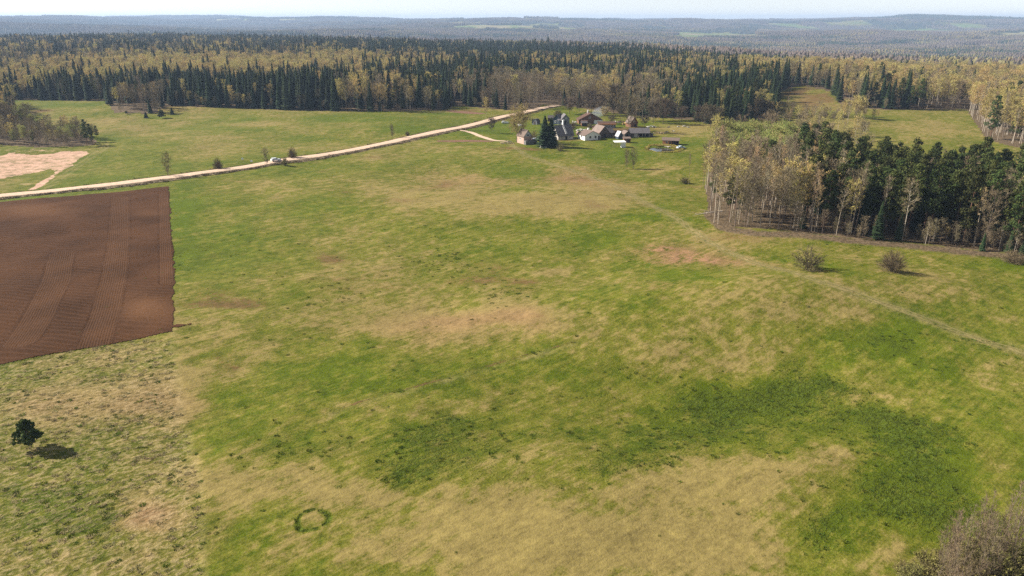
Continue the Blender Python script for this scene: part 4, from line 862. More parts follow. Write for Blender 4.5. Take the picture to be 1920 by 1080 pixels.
def house(name, label, cat, px, py, W, D, he, hr, ridge='y', rz=0, wall=WHITEW, roof=RBROWN, over=.35, win=(), door=(), chim=None, extra=None, gable=None, roofparts=True, zoff=0, mono=False):
    f = P3(px, py); c, s = math.cos(rz), math.sin(rz); ctr = (f.x - s * D / 2, f.y + c * D / 2, f.z + zoff)
    e = empty(name, ctr, rz, label, cat); hw, hd = W / 2, D / 2
    b = MB(); box(b, -hw, hw, -hd, hd, -1.2, he)
    gm = MB()
    if mono: gm.tris([[(-hw, -hd, he), (-hw, hd, he), (-hw, hd, hr)], [(hw, hd, he), (hw, -hd, he), (hw, hd, hr)]]); gm.quads([[(-hw, hd, he), (hw, hd, he), (hw, hd, hr), (-hw, hd, hr)]])
    elif ridge == 'y': gm.tris([[(-hw, -hd, he), (hw, -hd, he), (0, -hd, hr)], [(hw, hd, he), (-hw, hd, he), (0, hd, hr)]])
    else: gm.tris([[(-hw, hd, he), (-hw, -hd, he), (-hw, 0, hr)], [(hw, -hd, he), (hw, hd, he), (hw, 0, hr)]])
    link('wall', to_mesh('wall', [(b, wall), (gm, gable or wall)]), e)
    r = MB(); o = over; th = .14
    if mono: k = (hr - he) / D; slab(r, (-hw - o, -hd - o, he - k * o + .16), (hw + o, -hd - o, he - k * o + .16), (hw + o, hd + o, hr + k * o + .16), (-hw - o, hd + o, hr + k * o + .16), th)
    elif ridge == 'y':
        k = (hr - he) / hw
        slab(r, (-hw - o, -hd - o, he - k * o + .16), (0, -hd - o, hr + .16), (0, hd + o, hr + .16), (-hw - o, hd + o, he - k * o + .16), th)
        slab(r, (.004, -hd - o, hr + .155), (hw + o, -hd - o, he - k * o + .16), (hw + o, hd + o, he - k * o + .16), (.004, hd + o, hr + .155), th)
    else:
        k = (hr - he) / hd
        slab(r, (-hw - o, -hd - o, he - k * o + .16), (hw + o, -hd - o, he - k * o + .16), (hw + o, 0, hr + .16), (-hw - o, 0, hr + .16), th)
        slab(r, (-hw - o, .004, hr + .155), (hw + o, .004, hr + .155), (hw + o, hd + o, he - k * o + .16), (-hw - o, hd + o, he - k * o + .16), th)
    ro = link('roof', to_mesh('roof', [(r, roof)]), e)
    if chim:
        m_ = MB(); cx, cy, h, cm = chim; box(m_, cx - .35, cx + .35, cy - .35, cy + .35, he, h); box(m_, cx - .45, cx + .45, cy - .45, cy + .45, h + .003, h + .22); link('chimney', to_mesh('chimney', [(m_, cm)]), ro)
    def opening(nm, spec, fm, pm, sub):
        face, u, z, w, h = spec; fr = MB(); pa = MB(); t = .12
        for (x0, x1, z0, z1) in ((u - w / 2 - t, u - w / 2, z, z + h), (u + w / 2, u + w / 2 + t, z, z + h), (u - w / 2 - t, u + w / 2 + t, z + h, z + h + t), (u - w / 2 - t, u + w / 2 + t, z - t, z)): box(fr, x0, x1, -.05, .02, z0, z1)
        if nm == 'window': box(fr, u - .03, u + .03, -.045, .02, z, z + h)
        box(pa, u - w / 2, u + w / 2, -.02, .02, z, z + h)
        o_ = link(nm, to_mesh(nm, [(fr, fm)]), e); p_ = link(sub, to_mesh(sub, [(pa, pm)]), o_)
        o_.location, o_.rotation_euler = {'f': ((0, -hd, 0), (0, 0, 0)), 'l': ((-hw, 0, 0), (0, 0, -PI / 2)), 'r': ((hw, 0, 0), (0, 0, PI / 2)), 'b': ((0, hd, 0), (0, 0, PI))}[face]
        return o_
    for w_ in win: opening('window', w_[:5], w_[5] if len(w_) > 5 else WHITE, GLASS, 'pane')
    for d_ in door: opening('door', d_[:5], d_[5] if len(d_) > 5 else DARKW, d_[6] if len(d_) > 6 else DARK, 'doorway_shade')  # near-black panel: the shade inside an opening, painted on a solid leaf
    if extra: extra(e, hw, hd)
    return e
def piece(name, e, m, fn, label=None):
    b = MB(); fn(b); o = link(name, to_mesh(name, [(b, m)]), e)
    if label: o['label'] = label
    return o

# white house
house('white_house', 'low white house with brown roof and two small windows', 'house', 1111, 262.5, 9.2, 7.5, 2.5, 4.5, 'y', R(24), WHITEW, RBROWN, .4,
      win=[('f', -1.4, 1.0, .85, .9, DARKW), ('f', 1.7, 1.0, .85, .9, DARKW), ('l', 0, 1.1, .8, .8, DARKW)], door=[('f', 3.8, .1, .8, 1.8)], chim=(.3, 1.5, 5.2, WHITEW))
# big barn like house with steep grey roof
def barn_x(e, hw, hd):
    piece('ladder', e, WHITE, lambda b: [bar(b, (.1, -hd * .90, 3.02), (-.25, -.3, 6.85), .10), bar(b, (.75, -hd * .90, 3.02), (.35, -.3, 6.85), .10)] + [bar(b, (.1 - .35 * t, -hd * .9 * (1 - t) - .3 * t, 3.02 + 3.83 * t), (.75 - .4 * t, -hd * .9 * (1 - t) - .3 * t, 3.02 + 3.83 * t), .06) for t in np.linspace(.05, .95, 9)])
house('farmhouse', 'large farmhouse with steep grey slate roof and tall white chimney', 'house', 1061, 262, 8.8, 8.2, 2.3, 7.0, 'x', R(22), SILW, RGREY, .45, win=[('f', -2.6, .9, 1.0, 1.0), ('f', 2.4, .9, 1.0, 1.0)], door=[('f', .2, .05, .9, 1.9)], chim=(.6, .9, 9.2, WHITEW), extra=barn_x)
# slate blue shed and grey gabled shed with the carport between
house('blue_shed', 'slate blue shed with grey sheet roof behind the farmhouse', 'shed', 1043.5, 233, 4.6, 7, 3.2, 5.6, 'y', R(-24), BLUEW, RGREY, .35, win=[('f', -.8, 1.2, .8, .8)])
house('grey_shed', 'grey plank shed with pointed gable right of the slate blue shed', 'shed', 1060.5, 234, 4.6, 6, 3.5, 6.0, 'y', R(8), GREYW, RGREY, .3, door=[('f', -.6, .05, 1.6, 2.4)], win=[('f', .2, 3.6, .6, .7)])
def carport():
    f = P3(1051.5, 234); e = empty('carport', f, 0, 'dark open carport between the blue shed and the grey shed', 'carport')
    piece('roof', e, RGREY, lambda b: slab(b, (-1.9, -.3, 2.6), (1.5, -.3, 2.6), (1.5, 4.5, 3.1), (-1.9, 4.5, 3.1), .12))
    for x_ in (-1.7, 1.3): piece('post', e, WHITE, lambda b: box(b, x_ - .09, x_ + .09, -.2, 0, -.5, 2.5))
    piece('back_wall', e, DARKW, lambda b: box(b, -1.8, 1.4, 4.2, 4.35, -.5, 2.9))
carport()
house('brick_shed', 'small reddish brown shed left of the slate blue shed', 'shed', 1032, 228, 3.2, 3, 2.3, 3.6, 'x', R(-10), RUST, RDARK, .25, door=[('f', 0, .05, .8, 1.7)])
# half round dark hut
def hut():
    f = P3(1004.5, 233); e = empty('dark_hut', f, R(-28), 'dark hut with a curved barrel roof above the golden tree', 'hut'); n = 10; r = 1.9
    def sh(b):
        t = np.linspace(0, PI, n + 1); o = np.stack([-r * np.cos(t), 0 * t - 1.8, .9 + 2.4 * np.sin(t)], 1); i = o * (.95, 1, .97)
        o2 = o + (0, 4.2, 0); i2 = i + (0, 4.2, 0)
        for k in range(n): b.quads([[o[k], o[k + 1], o2[k + 1], o2[k]], [i[k], i2[k], i2[k + 1], i[k + 1]], [o[k], i[k], i[k + 1], o[k + 1]], [o2[k], o2[k + 1], i2[k + 1], i2[k]]])
    piece('roof', e, RDARK, sh)
    def wl(b):
        t = np.linspace(0, PI, n + 1)
        for y_ in (-1.55, 2.2):
            p = np.stack([-r * .93 * np.cos(t), 0 * t + y_, .9 + 2.25 * np.sin(t)], 1)
            b.tris([[p[k], p[k + 1], (0, y_, .9)] for k in range(n)])
        box(b, -r * .93, r * .93, -1.55, 2.2, -.8, .9)
    piece('wall', e, GREYW, wl); piece('door', e, DARKW, lambda b: box(b, -.5, .5, -1.62, -1.56, .02, 1.9))
hut()
# brown house with white wing
def brown_x(e, hw, hd):
    w = piece('wing', e, WHITEW, lambda b: box(b, hw - 5.0, hw + .25, -hd - .9, -hd, -.8, 2.3), 'white plastered front of the right wing')
    piece('window', w, GLASS, lambda b: box(b, hw - 3.0, hw - 1.6, -hd - .94, -hd - .902, .8, 1.7)); piece('porch', e, RUST, lambda b: [box(b, -hw + 1.2, -hw + 5, -hd - 2.2, -hd - 2.05, 1.9, 2.15), slab(b, (-hw + 1.0, -hd - 2.5, 2.2), (-hw + 5.2, -hd - 2.5, 2.2), (-hw + 5.2, -hd - .02, 2.7), (-hw + 1.0, -hd - .02, 2.7), .12)])
    for x_ in (-hw + 1.3, -hw + 4.9): piece('post', e, BROWNW, lambda b: box(b, x_ - .1, x_ + .1, -hd - 2.2, -hd - 2.0, -.6, 1.9))
house('brown_house', 'long brown wooden house with low gable and a white wing', 'house', 1107, 232.5, 14.2, 8, 2.5, 6.2, 'y', R(4), BROWNW, RUST, .5, win=[('f', -.5, 3.2, .9, .9), ('f', -5.3, .9, .8, .9)], chim=(-.9, 1.2, 7.4, WHITEW), extra=brown_x)
house('garden_shed', 'dark brown open fronted shed before the brown house', 'shed', 1096, 237, 3.6, 2.6, 1.9, 2.5, 'x', R(5), BROWNW, RDARK, .25, door=[('f', 0, .05, 2.4, 1.6)], mono=True)
house('long_shed', 'long grey shed with a bright orange board along the roof edge', 'shed', 1138, 240.5, 10, 4, 2.3, 3.2, 'x', R(2), GREYW, RUST, .3, win=[('f', -3.2, .8, 1.4, .9), ('f', 0, .8, 1.4, .9), ('f', 3.0, .8, 1.4, .9)], mono=True, extra=lambda e, hw, hd: piece('fascia', e, ORANGE, lambda b: box(b, -hw - .4, hw + .4, -hd - .62, -hd - .40, 2.12, 2.62)))
house('low_hut', 'low dull red roofed hut left of the dark barn', 'shed', 1119.5, 244.5, 3.8, 3, 1.6, 2.5, 'x', R(10), RUST, RUST, .3)
# dark barn with wing
def db_x(e, hw, hd):
    piece('wing', e, DARKW, lambda b: box(b, hw, hw + 4.2, -hd + 1.6, hd - .4, -1, 2.0)); piece('wing_roof', e, RDARK, lambda b: [slab(b, (hw - 1.6, -hd + 1.1, 2.1), (hw + 4.6, -hd + 1.1, 2.1), (hw + 4.6, .9, 4.3), (hw - 1.6, .9, 4.3), .12), slab(b, (hw - 1.6, .905, 4.295), (hw + 4.6, .905, 4.295), (hw + 4.6, hd, 2.1), (hw - 1.6, hd, 2.1), .12)])
house('dark_barn', 'dark plank barn with pointed gable and pale pinkish roof', 'barn', 1132.5, 258.5, 6.4, 7.6, 2.6, 6.0, 'y', R(26), DARKW, RPINK, .35, door=[('f', .4, .05, 1.5, 2.0)], extra=db_x)
house('tool_shed', 'small reddish shed squeezed right of the dark barn', 'shed', 1153, 255, 3.2, 2.6, 1.8, 2.6, 'x', R(20), RUST, RUST, .2, door=[('f', 0, .05, .8, 1.5)])
house('peaked_shed', 'tiny pale grey shed with steep peaked roof between the barn and long open shed', 'shed', 1163.5, 261, 2.8, 3, 1.7, 3.9, 'y', R(24), BLUEW, PALEW, .25, door=[('f', 0, .05, .8, 1.5)])
house('lumber_shed', 'small shed with pink and orange roof left of the long open shed', 'shed', 1176.5, 258, 4.0, 3.4, 2.0, 3.4, 'y', R(30), DARKW, RPINK, .3, door=[('f', 0, .05, 2.4, 1.6)])
# long open fronted shed
def open_shed():
    f = P3(1199.5, 257.5); e = empty('open_shed', f, R(3), 'long open fronted shed with dark grey roof beside the pond lawn', 'shed'); W = 10.2; D = 5
    piece('wall', e, DARKW, lambda b: [box(b, -W / 2, W / 2, D - .15, D, -1, 2.9), box(b, -W / 2, -W / 2 + .15, .003, D - .155, -1, 2.3), box(b, W / 2 - .15, W / 2, .003, D - .155, -1, 2.3), box(b, -W / 2 + .155, -W / 2 + 4.4, .0, .14, -1, 2.2), box(b, -.45, -.33, .2, D - .16, -1, 2.3)])
    piece('gable', e, SILW, lambda b: box(b, -3.2, -1.2, -.06, -.003, -.2, 2.0), 'pale sliding door leaf')
    piece('roof', e, RGREY, lambda b: [slab(b, (-W / 2 - .4, -.6, 2.25), (W / 2 + .4, -.6, 2.25), (W / 2 + .4, D / 2, 4.6), (-W / 2 - .4, D / 2, 4.6), .14), slab(b, (-W / 2 - .4, D / 2 + .004, 4.595), (W / 2 + .4, D / 2 + .004, 4.595), (W / 2 + .4, D + .4, 2.6), (-W / 2 - .4, D + .4, 2.6), .14)])
    for x_ in (1.2, 2.9, W / 2 - .1): piece('post', e, SILW, lambda b: box(b, x_ - .09, x_ + .09, -.3, -.1, -.8, 2.2))
    piece('lean_to', e, DARKW, lambda b: [box(b, W / 2 + .01, W / 2 + 2.2, .4, 3.4, -1, 1.5), slab(b, (W / 2 + .01, .1, 2.1), (W / 2 + 2.5, .1, 1.6), (W / 2 + 2.5, 3.7, 1.6), (W / 2 + .01, 3.7, 2.1), .1)])
open_shed()
house('red_roofed_house', 'small dark plank house with pale pink and orange steep roof', 'house', 1188.5, 238.5, 4.8, 5.5, 2.6, 5.8, 'y', R(22), BROWNW, RPINK, .35, win=[('f', 0, 2.9, .6, .7)], door=[('f', 1.0, .05, .8, 1.8)], extra=lambda e, hw, hd: piece('bargeboard', e, ORANGE, lambda b: slab(b, (.05, -hd - .40, 6.05), (hw + .4, -hd - .40, 2.45), (hw + .4, -hd - .31, 2.45), (.05, -hd - .31, 6.05), .3)))
def white_hut():
    f = P3(1163, 276.5); e = empty('white_hut', f, R(8), 'white box hut with a flat white canopy on legs in the lawn', 'hut')
    piece('wall', e, WHITEW, lambda b: box(b, .6, 2.6, -.2, 1.8, -.6, 2.3)); piece('canopy', e, WHITE, lambda b: slab(b, (-3.0, -.4, 2.6), (2.8, -.4, 2.6), (2.8, 3.0, 2.95), (-3.0, 3.0, 2.95), .1))
    for x_, y_ in ((-2.8, -.3), (-1.2, -.3), (-2.8, 2.8), (-1.2, 2.8)): piece('leg', e, DARKW, lambda b: box(b, x_ - .06, x_ + .06, y_ - .06, y_ + .06, -.6, 2.58))
white_hut()
house('brown_hut', 'small brown flat roofed hut behind the white canopy', 'hut', 1176, 267.5, 3.4, 2.6, 2.0, 2.4, 'x', R(5), BROWNW, RBROWN, .3, door=[('f', .5, .05, .8, 1.6)], mono=True)
def sauna():
    f = P3(1257, 272); e = empty('sauna_cabin', f, R(-16), 'orange brown log cabin with dark porch beside the pond', 'cabin')
    piece('wall', e, ORGW, lambda b: box(b, -4.0, .6, 0, 4.2, -1, 2.2)); piece('porch_wall', e, DARKW, lambda b: [box(b, .61, 3.9, 4.05, 4.2, -1, 2.4), box(b, 3.75, 3.9, 1.6, 4.04, -1, 2.4)])
    piece('roof', e, RBROWN, lambda b: [slab(b, (-4.4, -.5, 2.3), (4.3, -.5, 2.3), (4.3, 2.1, 3.5), (-4.4, 2.1, 3.5), .14), slab(b, (-4.4, 2.104, 3.495), (4.3, 2.104, 3.495), (4.3, 4.7, 2.3), (-4.4, 4.7, 2.3), .14)])
    for x_ in (1.4, 2.6, 4.0): piece('post', e, BROWNW, lambda b: box(b, x_ - .09, x_ + .09, -.3, -.12, -.8, 2.25))
    w = piece('window', e, WHITE, lambda b: box(b, -2.4, -1.4, -.05, -.002, .9, 1.7)); piece('pane', w, GLASS, lambda b: box(b, -2.3, -1.5, -.07, -.052, 1.0, 1.6))
    piece('door', e, DARKW, lambda b: box(b, -.6, .2, -.05, -.002, .05, 1.9))
sauna()
# front cottage
def cot_x(e, hw, hd):
    piece('cellar', e, STONE, lambda b: box(b, -hw + .1, hw + .6, -hd - 1.8, -hd - .004, -1.6, 1.9), 'dark stone cellar front'); piece('lean_to', e, DARKW, lambda b: [box(b, hw + .62, hw + 2.6, -hd - 1.0, 0, -1.2, 1.3), slab(b, (hw + .05, -hd - 1.4, 2.4), (hw + 3.0, -hd - 1.4, 1.3), (hw + 3.0, .4, 1.3), (hw + .05, .4, 2.4), .1)])
house('cottage', 'small cottage with steep brown roof and pink side under the golden tree', 'house', 989.5, 270, 4.6, 6.5, 3.9, 6.8, 'y', R(30), PINKW, RBROWN, .35, gable=PALEW, win=[('f', 0, 3.9, 1.3, .9), ('l', 0, 1.9, .8, .9)], extra=cot_x)
house('dog_house', 'tiny pinkish peaked box in the lawn left of the white house', 'kennel', 1084.5, 253.5, 1.4, 1.6, 1.1, 2.0, 'y', R(20), RUST, RPINK, .15)

# heaps and stores
def heap(name, label, cat, px, py, w, d, h, mats, n, seed, lo=.4, hi=1.6, rz=0):
    rg = np.random.default_rng(seed); f = P3(px, py); bs = [MB() for _ in mats]
    for i in range(n):
        u = rg.uniform(-1, 1, 2); rr = u[0] ** 2 + u[1] ** 2
        if rr > 1.1: continue
        c = np.array([u[0] * w / 2, u[1] * d / 2, h * (1 - .7 * rr) * rg.uniform(.1, 1)]); L = rg.uniform(lo, hi); a = rg.uniform(0, PI); t = rg.uniform(-.35, .35)
        ax = np.array([math.cos(a) * math.cos(t), math.sin(a) * math.cos(t), math.sin(t)]); ay = np.array([-math.sin(a), math.cos(a), 0]); az_ = np.cross(ax, ay)
        wd = L * rg.uniform(.15, .55); hh = rg.uniform(.08, .3)
        co = np.array([[sx, sy, sz] for sz in (-1, 1) for sx, sy in ((-1, -1), (1, -1), (1, 1), (-1, 1))], float) * (L / 2, wd / 2, hh / 2)
        P = c + co @ np.array([ax, ay, az_]); bs[i % len(mats)].quads(P[[[0, 3, 2, 1], [4, 5, 6, 7], [0, 1, 5, 4], [1, 2, 6, 5], [2, 3, 7, 6], [3, 0, 4, 7]]])
    o = link(name, to_mesh(name, list(zip(bs, mats))), loc=f); o.rotation_euler = (0, 0, rz); return tag(o, label, cat)
heap('scrap_heap', 'pale heap of tarpaulins and scrap in front of the brown house', 'heap', 1093, 245.5, 8.5, 4, 1.5, [TARP, TARP, GREYW, WHITE], 70, 1)
heap('rubble_pile', 'brown stone and earth pile at the end of the sandy lane', 'pile', 951, 269, 7, 4, 1.3, [LOG, STONE, RPINK], 60, 2, .3, 1.0)
heap('board_pile', 'bright yellow pile of sawn boards left of the red roofed house', 'pile', 1172, 234, 3.2, 2, 1.7, [YEL, YEL, ORANGE], 36, 3)
heap('scrap_heap', 'pale jumble of scrap left of the yellow boards', 'heap', 1156, 231, 4, 3, 1.6, [RPINK, DARKW, TARP], 40, 4)
heap('brick_pile', 'low reddish brown pile of bricks behind the yellow boards', 'pile', 1164.5, 229.5, 4.5, 3, 1.5, [RUST, BROWNW], 40, 5)
heap('stone_heap', 'white heap of stones right of the red roofed house', 'heap', 1221, 239, 5.5, 3, 1.1, [WHITE, STONE, TARP], 40, 6)
heap('wood_pile', 'pale orange wood pile right of the long open shed', 'pile', 1236, 250, 7, 2.6, .9, [LOG, YEL, STONE], 50, 7, .3, .9)
heap('plank_pile', 'leaning yellow planks beside the tiny peaked shed', 'pile', 1155.5, 257.5, 3.4, 1.6, 1.2, [YEL, LOG], 26, 8, .8, 2.2)
heap('scrap_heap', 'dark reddish scrap heap behind the lumber shed', 'heap', 1172, 246, 6, 3, 1.3, [RUST, DARKW, BROWNW], 46, 9)
heap('stone_heap', 'small stone heap under the tall spruce pair', 'heap', 1018, 277, 4, 2.2, .8, [STONE, TARP, DARKW], 30, 10, .3, .8)
heap('brush_heap', 'dark brush heap in the yard left of the pale scrap', 'heap', 1072, 239.5, 3.4, 2.2, 1.0, [RUST, LOG, DARKW], 30, 11)
heap('trailer_load', 'white and brown load beside the left end of the brown house', 'load', 1079.5, 229.5, 5, 2.4, 1.4, [TARP, WHITE, RUST], 36, 12)
for i, (qx, qy, s_, lb) in enumerate([(1254, 239, 1.5, 'dark log pair lying left on the far pasture strip'), (1272, 238, 1.1, 'pale stone in the middle of the far pasture strip'), (1283, 237.5, 1.6, 'dark rock among pale stones on the far pasture strip'), (1290, 239, 1.0, 'small pale rock at the right end of the pasture strip'), (1250, 248, 1.2, 'dark stone beside the orange wood pile'), (1262, 246, .8, 'tiny pale stone on the pasture right of the wood pile')]):
    heap('field_stone', lb, 'stone', qx, qy, 1.6 * s_, 1.0 * s_, .55 * s_, [STONE, TARP] if 'pale' in lb else [DARKW, STONE], 16, 60 + i, .3, .9)
heap('pond_edge', 'pale stones along the pond edge by the log cabin', 'stones', 1262, 276, 9, 1.6, .5, [TARP, STONE], 50, 13, .3, .9, R(-28))
# pond reeds
rgx = np.random.default_rng(5); a = np.concatenate([rgx.uniform(-.4, 1.9, 620), rgx.uniform(0, 6.28, 160)]); rr = np.concatenate([rgx.uniform(.66, 1.05, 620), rgx.uniform(.92, 1.08, 160)])
x = PONDC[0] + 1.5 + 8.2 * rr * np.cos(a); y = PONDC[1] + 1.5 + 10.5 * rr * np.sin(a); n = len(x); REED = mat('ochre_reeds', (.34, .26, .07), var=.3)
scatter('pond_reeds', np.stack([x, y, H(x, y)], 1), np.stack([0 * x, 0 * x, rgx.uniform(0, 6.28, n)], 1), rgx.uniform(.5, 1.1, (n, 1)) * np.ones((1, 3)), np.zeros(n, int), [tuft(90, 50, .7, .05, .6, REED)], 'ochre reeds fringing the pond', 'reeds')

# fences
def fence(name, label, pts, h, n_each, m=DARKW, rails=2):
    w = [P3(*p) for p in pts]; e = empty(name, w[0], 0, label, 'fence'); o = w[0]; rl = MB()
    for a_, b_ in zip(w[:-1], w[1:]):
        k = max(1, int((b_ - a_).length / n_each))
        for i in range(k):
            p = a_.lerp(b_, i / k) - o; q = a_.lerp(b_, (i + 1) / k) - o; p.z = float(H(p.x + o.x, p.y + o.y)) - o.z; q.z = float(H(q.x + o.x, q.y + o.y)) - o.z
            piece('post', e, m, lambda b: box(b, p.x - .06, p.x + .06, p.y - .06, p.y + .06, p.z - .5, p.z + h))
            for j in range(rails): z_ = h * (.85 - .4 * j); bar(rl, (p.x, p.y - .08, p.z + z_), (q.x, q.y - .08, q.z + z_), .035, 4)
    if rails: link('rail', to_mesh('rail', [(rl, m)]), e)
fence('pond_fence', 'low dark picket fence along the near side of the pond', [(1243, 283.5), (1262, 283), (1278, 281), (1291, 279.5)], .9, 1.2, DARKW, 1)
fence('lane_fence', 'low dark rail fence between the lane and the farm garden', [(868, 247.6), (900, 247.2), (938, 247)], .9, 3.0)
fence('paddock_fence', 'thin dark fence poles left of the white hut', [(1134, 274), (1146, 276), (1158, 276.6)], 2.0, 3., DARKW, 1)

# cars, person, signs
CARW = mat('white_car_paint', (.74, .76, .78), rough=.3, spec=.5); CARS_ = mat('silver_car_paint', (.48, .52, .56), rough=.3, spec=.5, metal=.3); CARB = mat('pale_blue_paint', (.50, .60, .70), rough=.35); RIM = mat('wheel_rim', (.5, .5, .5), rough=.4, metal=.6)
LAMP = mat('lamp_glass', (.7, .7, .65), rough=.2); RLAMP = mat('red_lamp_glass', (.45, .03, .02), rough=.3)
def car(label, x, y, rz, paint, est=False, zoff=0):
    e = empty('parked_car', (x, y, float(H(x, y)) + zoff), rz, label, 'car')
    prof = [(-2.1, .35), (-2.15, .75), (-2.0, .95), (-1.75, 1.0)] + ([(-1.85, 1.42), (-1.0, 1.48)] if est else [(-1.25, 1.32), (-.7, 1.43)]) + [(.2, 1.45), (1.0, 1.0), (1.9, .86), (2.12, .68), (2.15, .35)]
    b = MB(); n = len(prof)
    L_ = [(-.86 + (.12 if z > 1.05 else 0), x_, z) for x_, z in prof]; R_ = [(.86 - (.12 if z > 1.05 else 0), x_, z) for x_, z in prof]
    P = lambda t: (t[1], t[0], t[2])
    for k in range(n): j = (k + 1) % n; b.quads([[P(L_[k]), P(L_[j]), P(R_[j]), P(R_[k])]])
    for S in (L_, R_):
        c = (0, S[1][0], .7); b.tris([[P(S[k]), P(S[(k + 1) % n]), c] for k in range(n)])
    link('body', to_mesh('body', [(b, paint)]), e)
    rx = -1.75 if est else -1.15
    for s in (-1, 1): piece('window', e, GLASS, lambda q: q.quads([[(rx + .12, s * .885, 1.02), (.82, s * .885, 1.02), (.2, s * .765, 1.37), (rx + .25, s * .765, 1.37)]]))
    piece('windscreen', e, GLASS, lambda q: q.quads([[(.98, -.7, 1.04), (.98, .7, 1.04), (.3, .64, 1.44), (.3, -.64, 1.44)]])); piece('rear_window', e, GLASS, lambda q: q.quads([[(-1.74 if not est else -1.87, .66, 1.06), (-1.74 if not est else -1.87, -.66, 1.06), (-1.3 if not est else -1.89, -.6, 1.33), (-1.3 if not est else -1.89, .6, 1.33)]]))
    for x_ in (-1.3, 1.35):
        for s in (-1, 1):
            w = piece('wheel', e, RUBBER, lambda q: (q.tube([(x_, s * .72, .32), (x_, s * .90, .32)], [.32, .32], 14), [q.tris([[(x_, s * .9, .32), (x_ + .32 * math.cos(t), s * .9, .32 + .32 * math.sin(t)), (x_ + .32 * math.cos(t + .45), s * .9, .32 + .32 * math.sin(t + .45))]]) for t in np.arange(14) * .449]))
            piece('rim', w, RIM, lambda q: [q.tris([[(x_, s * .91, .32), (x_ + .2 * math.cos(t), s * .91, .32 + .2 * math.sin(t)), (x_ + .2 * math.cos(t + .45), s * .91, .32 + .2 * math.sin(t + .45))]]) for t in np.arange(14) * .449])
    for s in (-1, 1): piece('headlight', e, LAMP, lambda q: box(q, 2.08, 2.17, s * .62 - .18, s * .62 + .18, .62, .76)); piece('tail_light', e, RLAMP, lambda q: box(q, -2.19, -2.1, s * .68 - .12, s * .68 + .12, .7, .86))
    return e
rp = P3(523, 304.5); i0 = int(np.argmin(np.hypot(RC[:, 0] - rp.x, RC[:, 1] - rp.y))); dd = RC[min(i0 + 2, len(RC) - 1)] - RC[i0 - 2]; ra = math.atan2(dd[1], dd[0])
cp = RC[i0] - RN[i0] * .7; car('white car stopped on the gravel road beside bare bushes', cp[0], cp[1], ra, CARW, True, .46)
c2 = P3(1004, 264); car('silver car parked between the cottage and the tall spruces', c2.x, c2.y, R(15), CARS_)
c3 = P3(947, 231.5); car('pale van parked behind the golden tree near the road', c3.x, c3.y, R(5), CARW, True)
c4 = P3(1276.5, 279); car('pale blue car parked right of the log cabin', c4.x, c4.y, R(20), CARB)
def tub(label, px, py, r, m):
    f = P3(px, py); e = link('garden_tub', to_mesh('garden_tub', [((lambda b: (b.tube([(0, 0, -.1), (0, 0, .7), (0, 0, .95), (0, 0, 1.0)], [r, r, r * .8, .02], 14), b)[1])(MB()), m)]), loc=f); tag(e, label, 'tub')
tub('round white water tub behind the golden tree', 974.5, 236, 1.2, WHITE); tub('small white barrel at the foot of the spruce pair', 1013.5, 275.5, .45, WHITE); tub('small white barrel left of the white house', 1075, 254, .5, WHITE)
def person():
    q = RC[i0 - 2] - RN[i0 - 2] * 1.0; z0 = float(H(q[0], q[1])) + .46
    me = bpy.data.meshes.new('person'); V = [(0, 0, .95), (0, 0, 1.15), (0, 0, 1.40), (0, 0, 1.52), (0, .01, 1.60), (0, .01, 1.74), (.10, 0, .90), (.12, .02, .50), (.12, 0, .08), (.12, .14, .04), (-.10, 0, .90), (-.13, -.02, .50), (-.14, -.06, .08), (-.14, .08, .04),
         (.19, 0, 1.42), (.25, .01, 1.14), (.24, .10, .90), (.24, .13, .82), (-.19, 0, 1.42), (-.25, .01, 1.14), (-.25, .08, .90), (-.25, .11, .82)]
    Ed = [(0, 1), (1, 2), (2, 3), (3, 4), (4, 5), (0, 6), (6, 7), (7, 8), (8, 9), (0, 10), (10, 11), (11, 12), (12, 13), (2, 14), (14, 15), (15, 16), (16, 17), (2, 18), (18, 19), (19, 20), (20, 21)]
    rad = [.15, .14, .17, .06, .095, .08, .09, .065, .045, .04, .09, .065, .045, .04, .06, .045, .035, .03, .06, .045, .035, .03]
    me.from_pydata(V, Ed, []); o = link('person', me, loc=(q[0], q[1], z0)); o.rotation_euler = (0, 0, ra + .6)
    o.modifiers.new('skin', 'SKIN'); o.modifiers.new('sub', 'SUBSURF').levels = 1
    for v, r_ in zip(me.skin_vertices[0].data, rad): v.radius = (r_, r_ * .85)
    me.skin_vertices[0].data[0].use_root = True; me.materials.append(mat('dark_clothes', (.03, .03, .035)))
    tag(o, 'person in dark clothes standing on the road behind the white car', 'person')
    hb = bmesh.new(); bmesh.ops.create_icosphere(hb, subdivisions=2, radius=.105); hm = bpy.data.meshes.new('hair'); hb.to_mesh(hm); hb.free(); hm.materials.append(mat('brown_hair', (.05, .03, .02)))
    link('hair', hm, o, (0, -.015, 1.72))
person()
for qx, qy, lb in ((455, 302, 'small white marker board in the field, farther from the car'), (472, 306.5, 'small white marker board in the field, nearer to the car')):
    f = P3(qx, qy); e = empty('marker_board', f, R(-10), lb, 'sign'); piece('board', e, WHITE, lambda b: box(b, -.5, .5, -.03, .03, .7, 1.45)); piece('post', e, DARKW, lambda b: [box(b, -.35, -.29, .031, .09, -.4, 1.4), box(b, .29, .35, .031, .09, -.4, 1.4)])
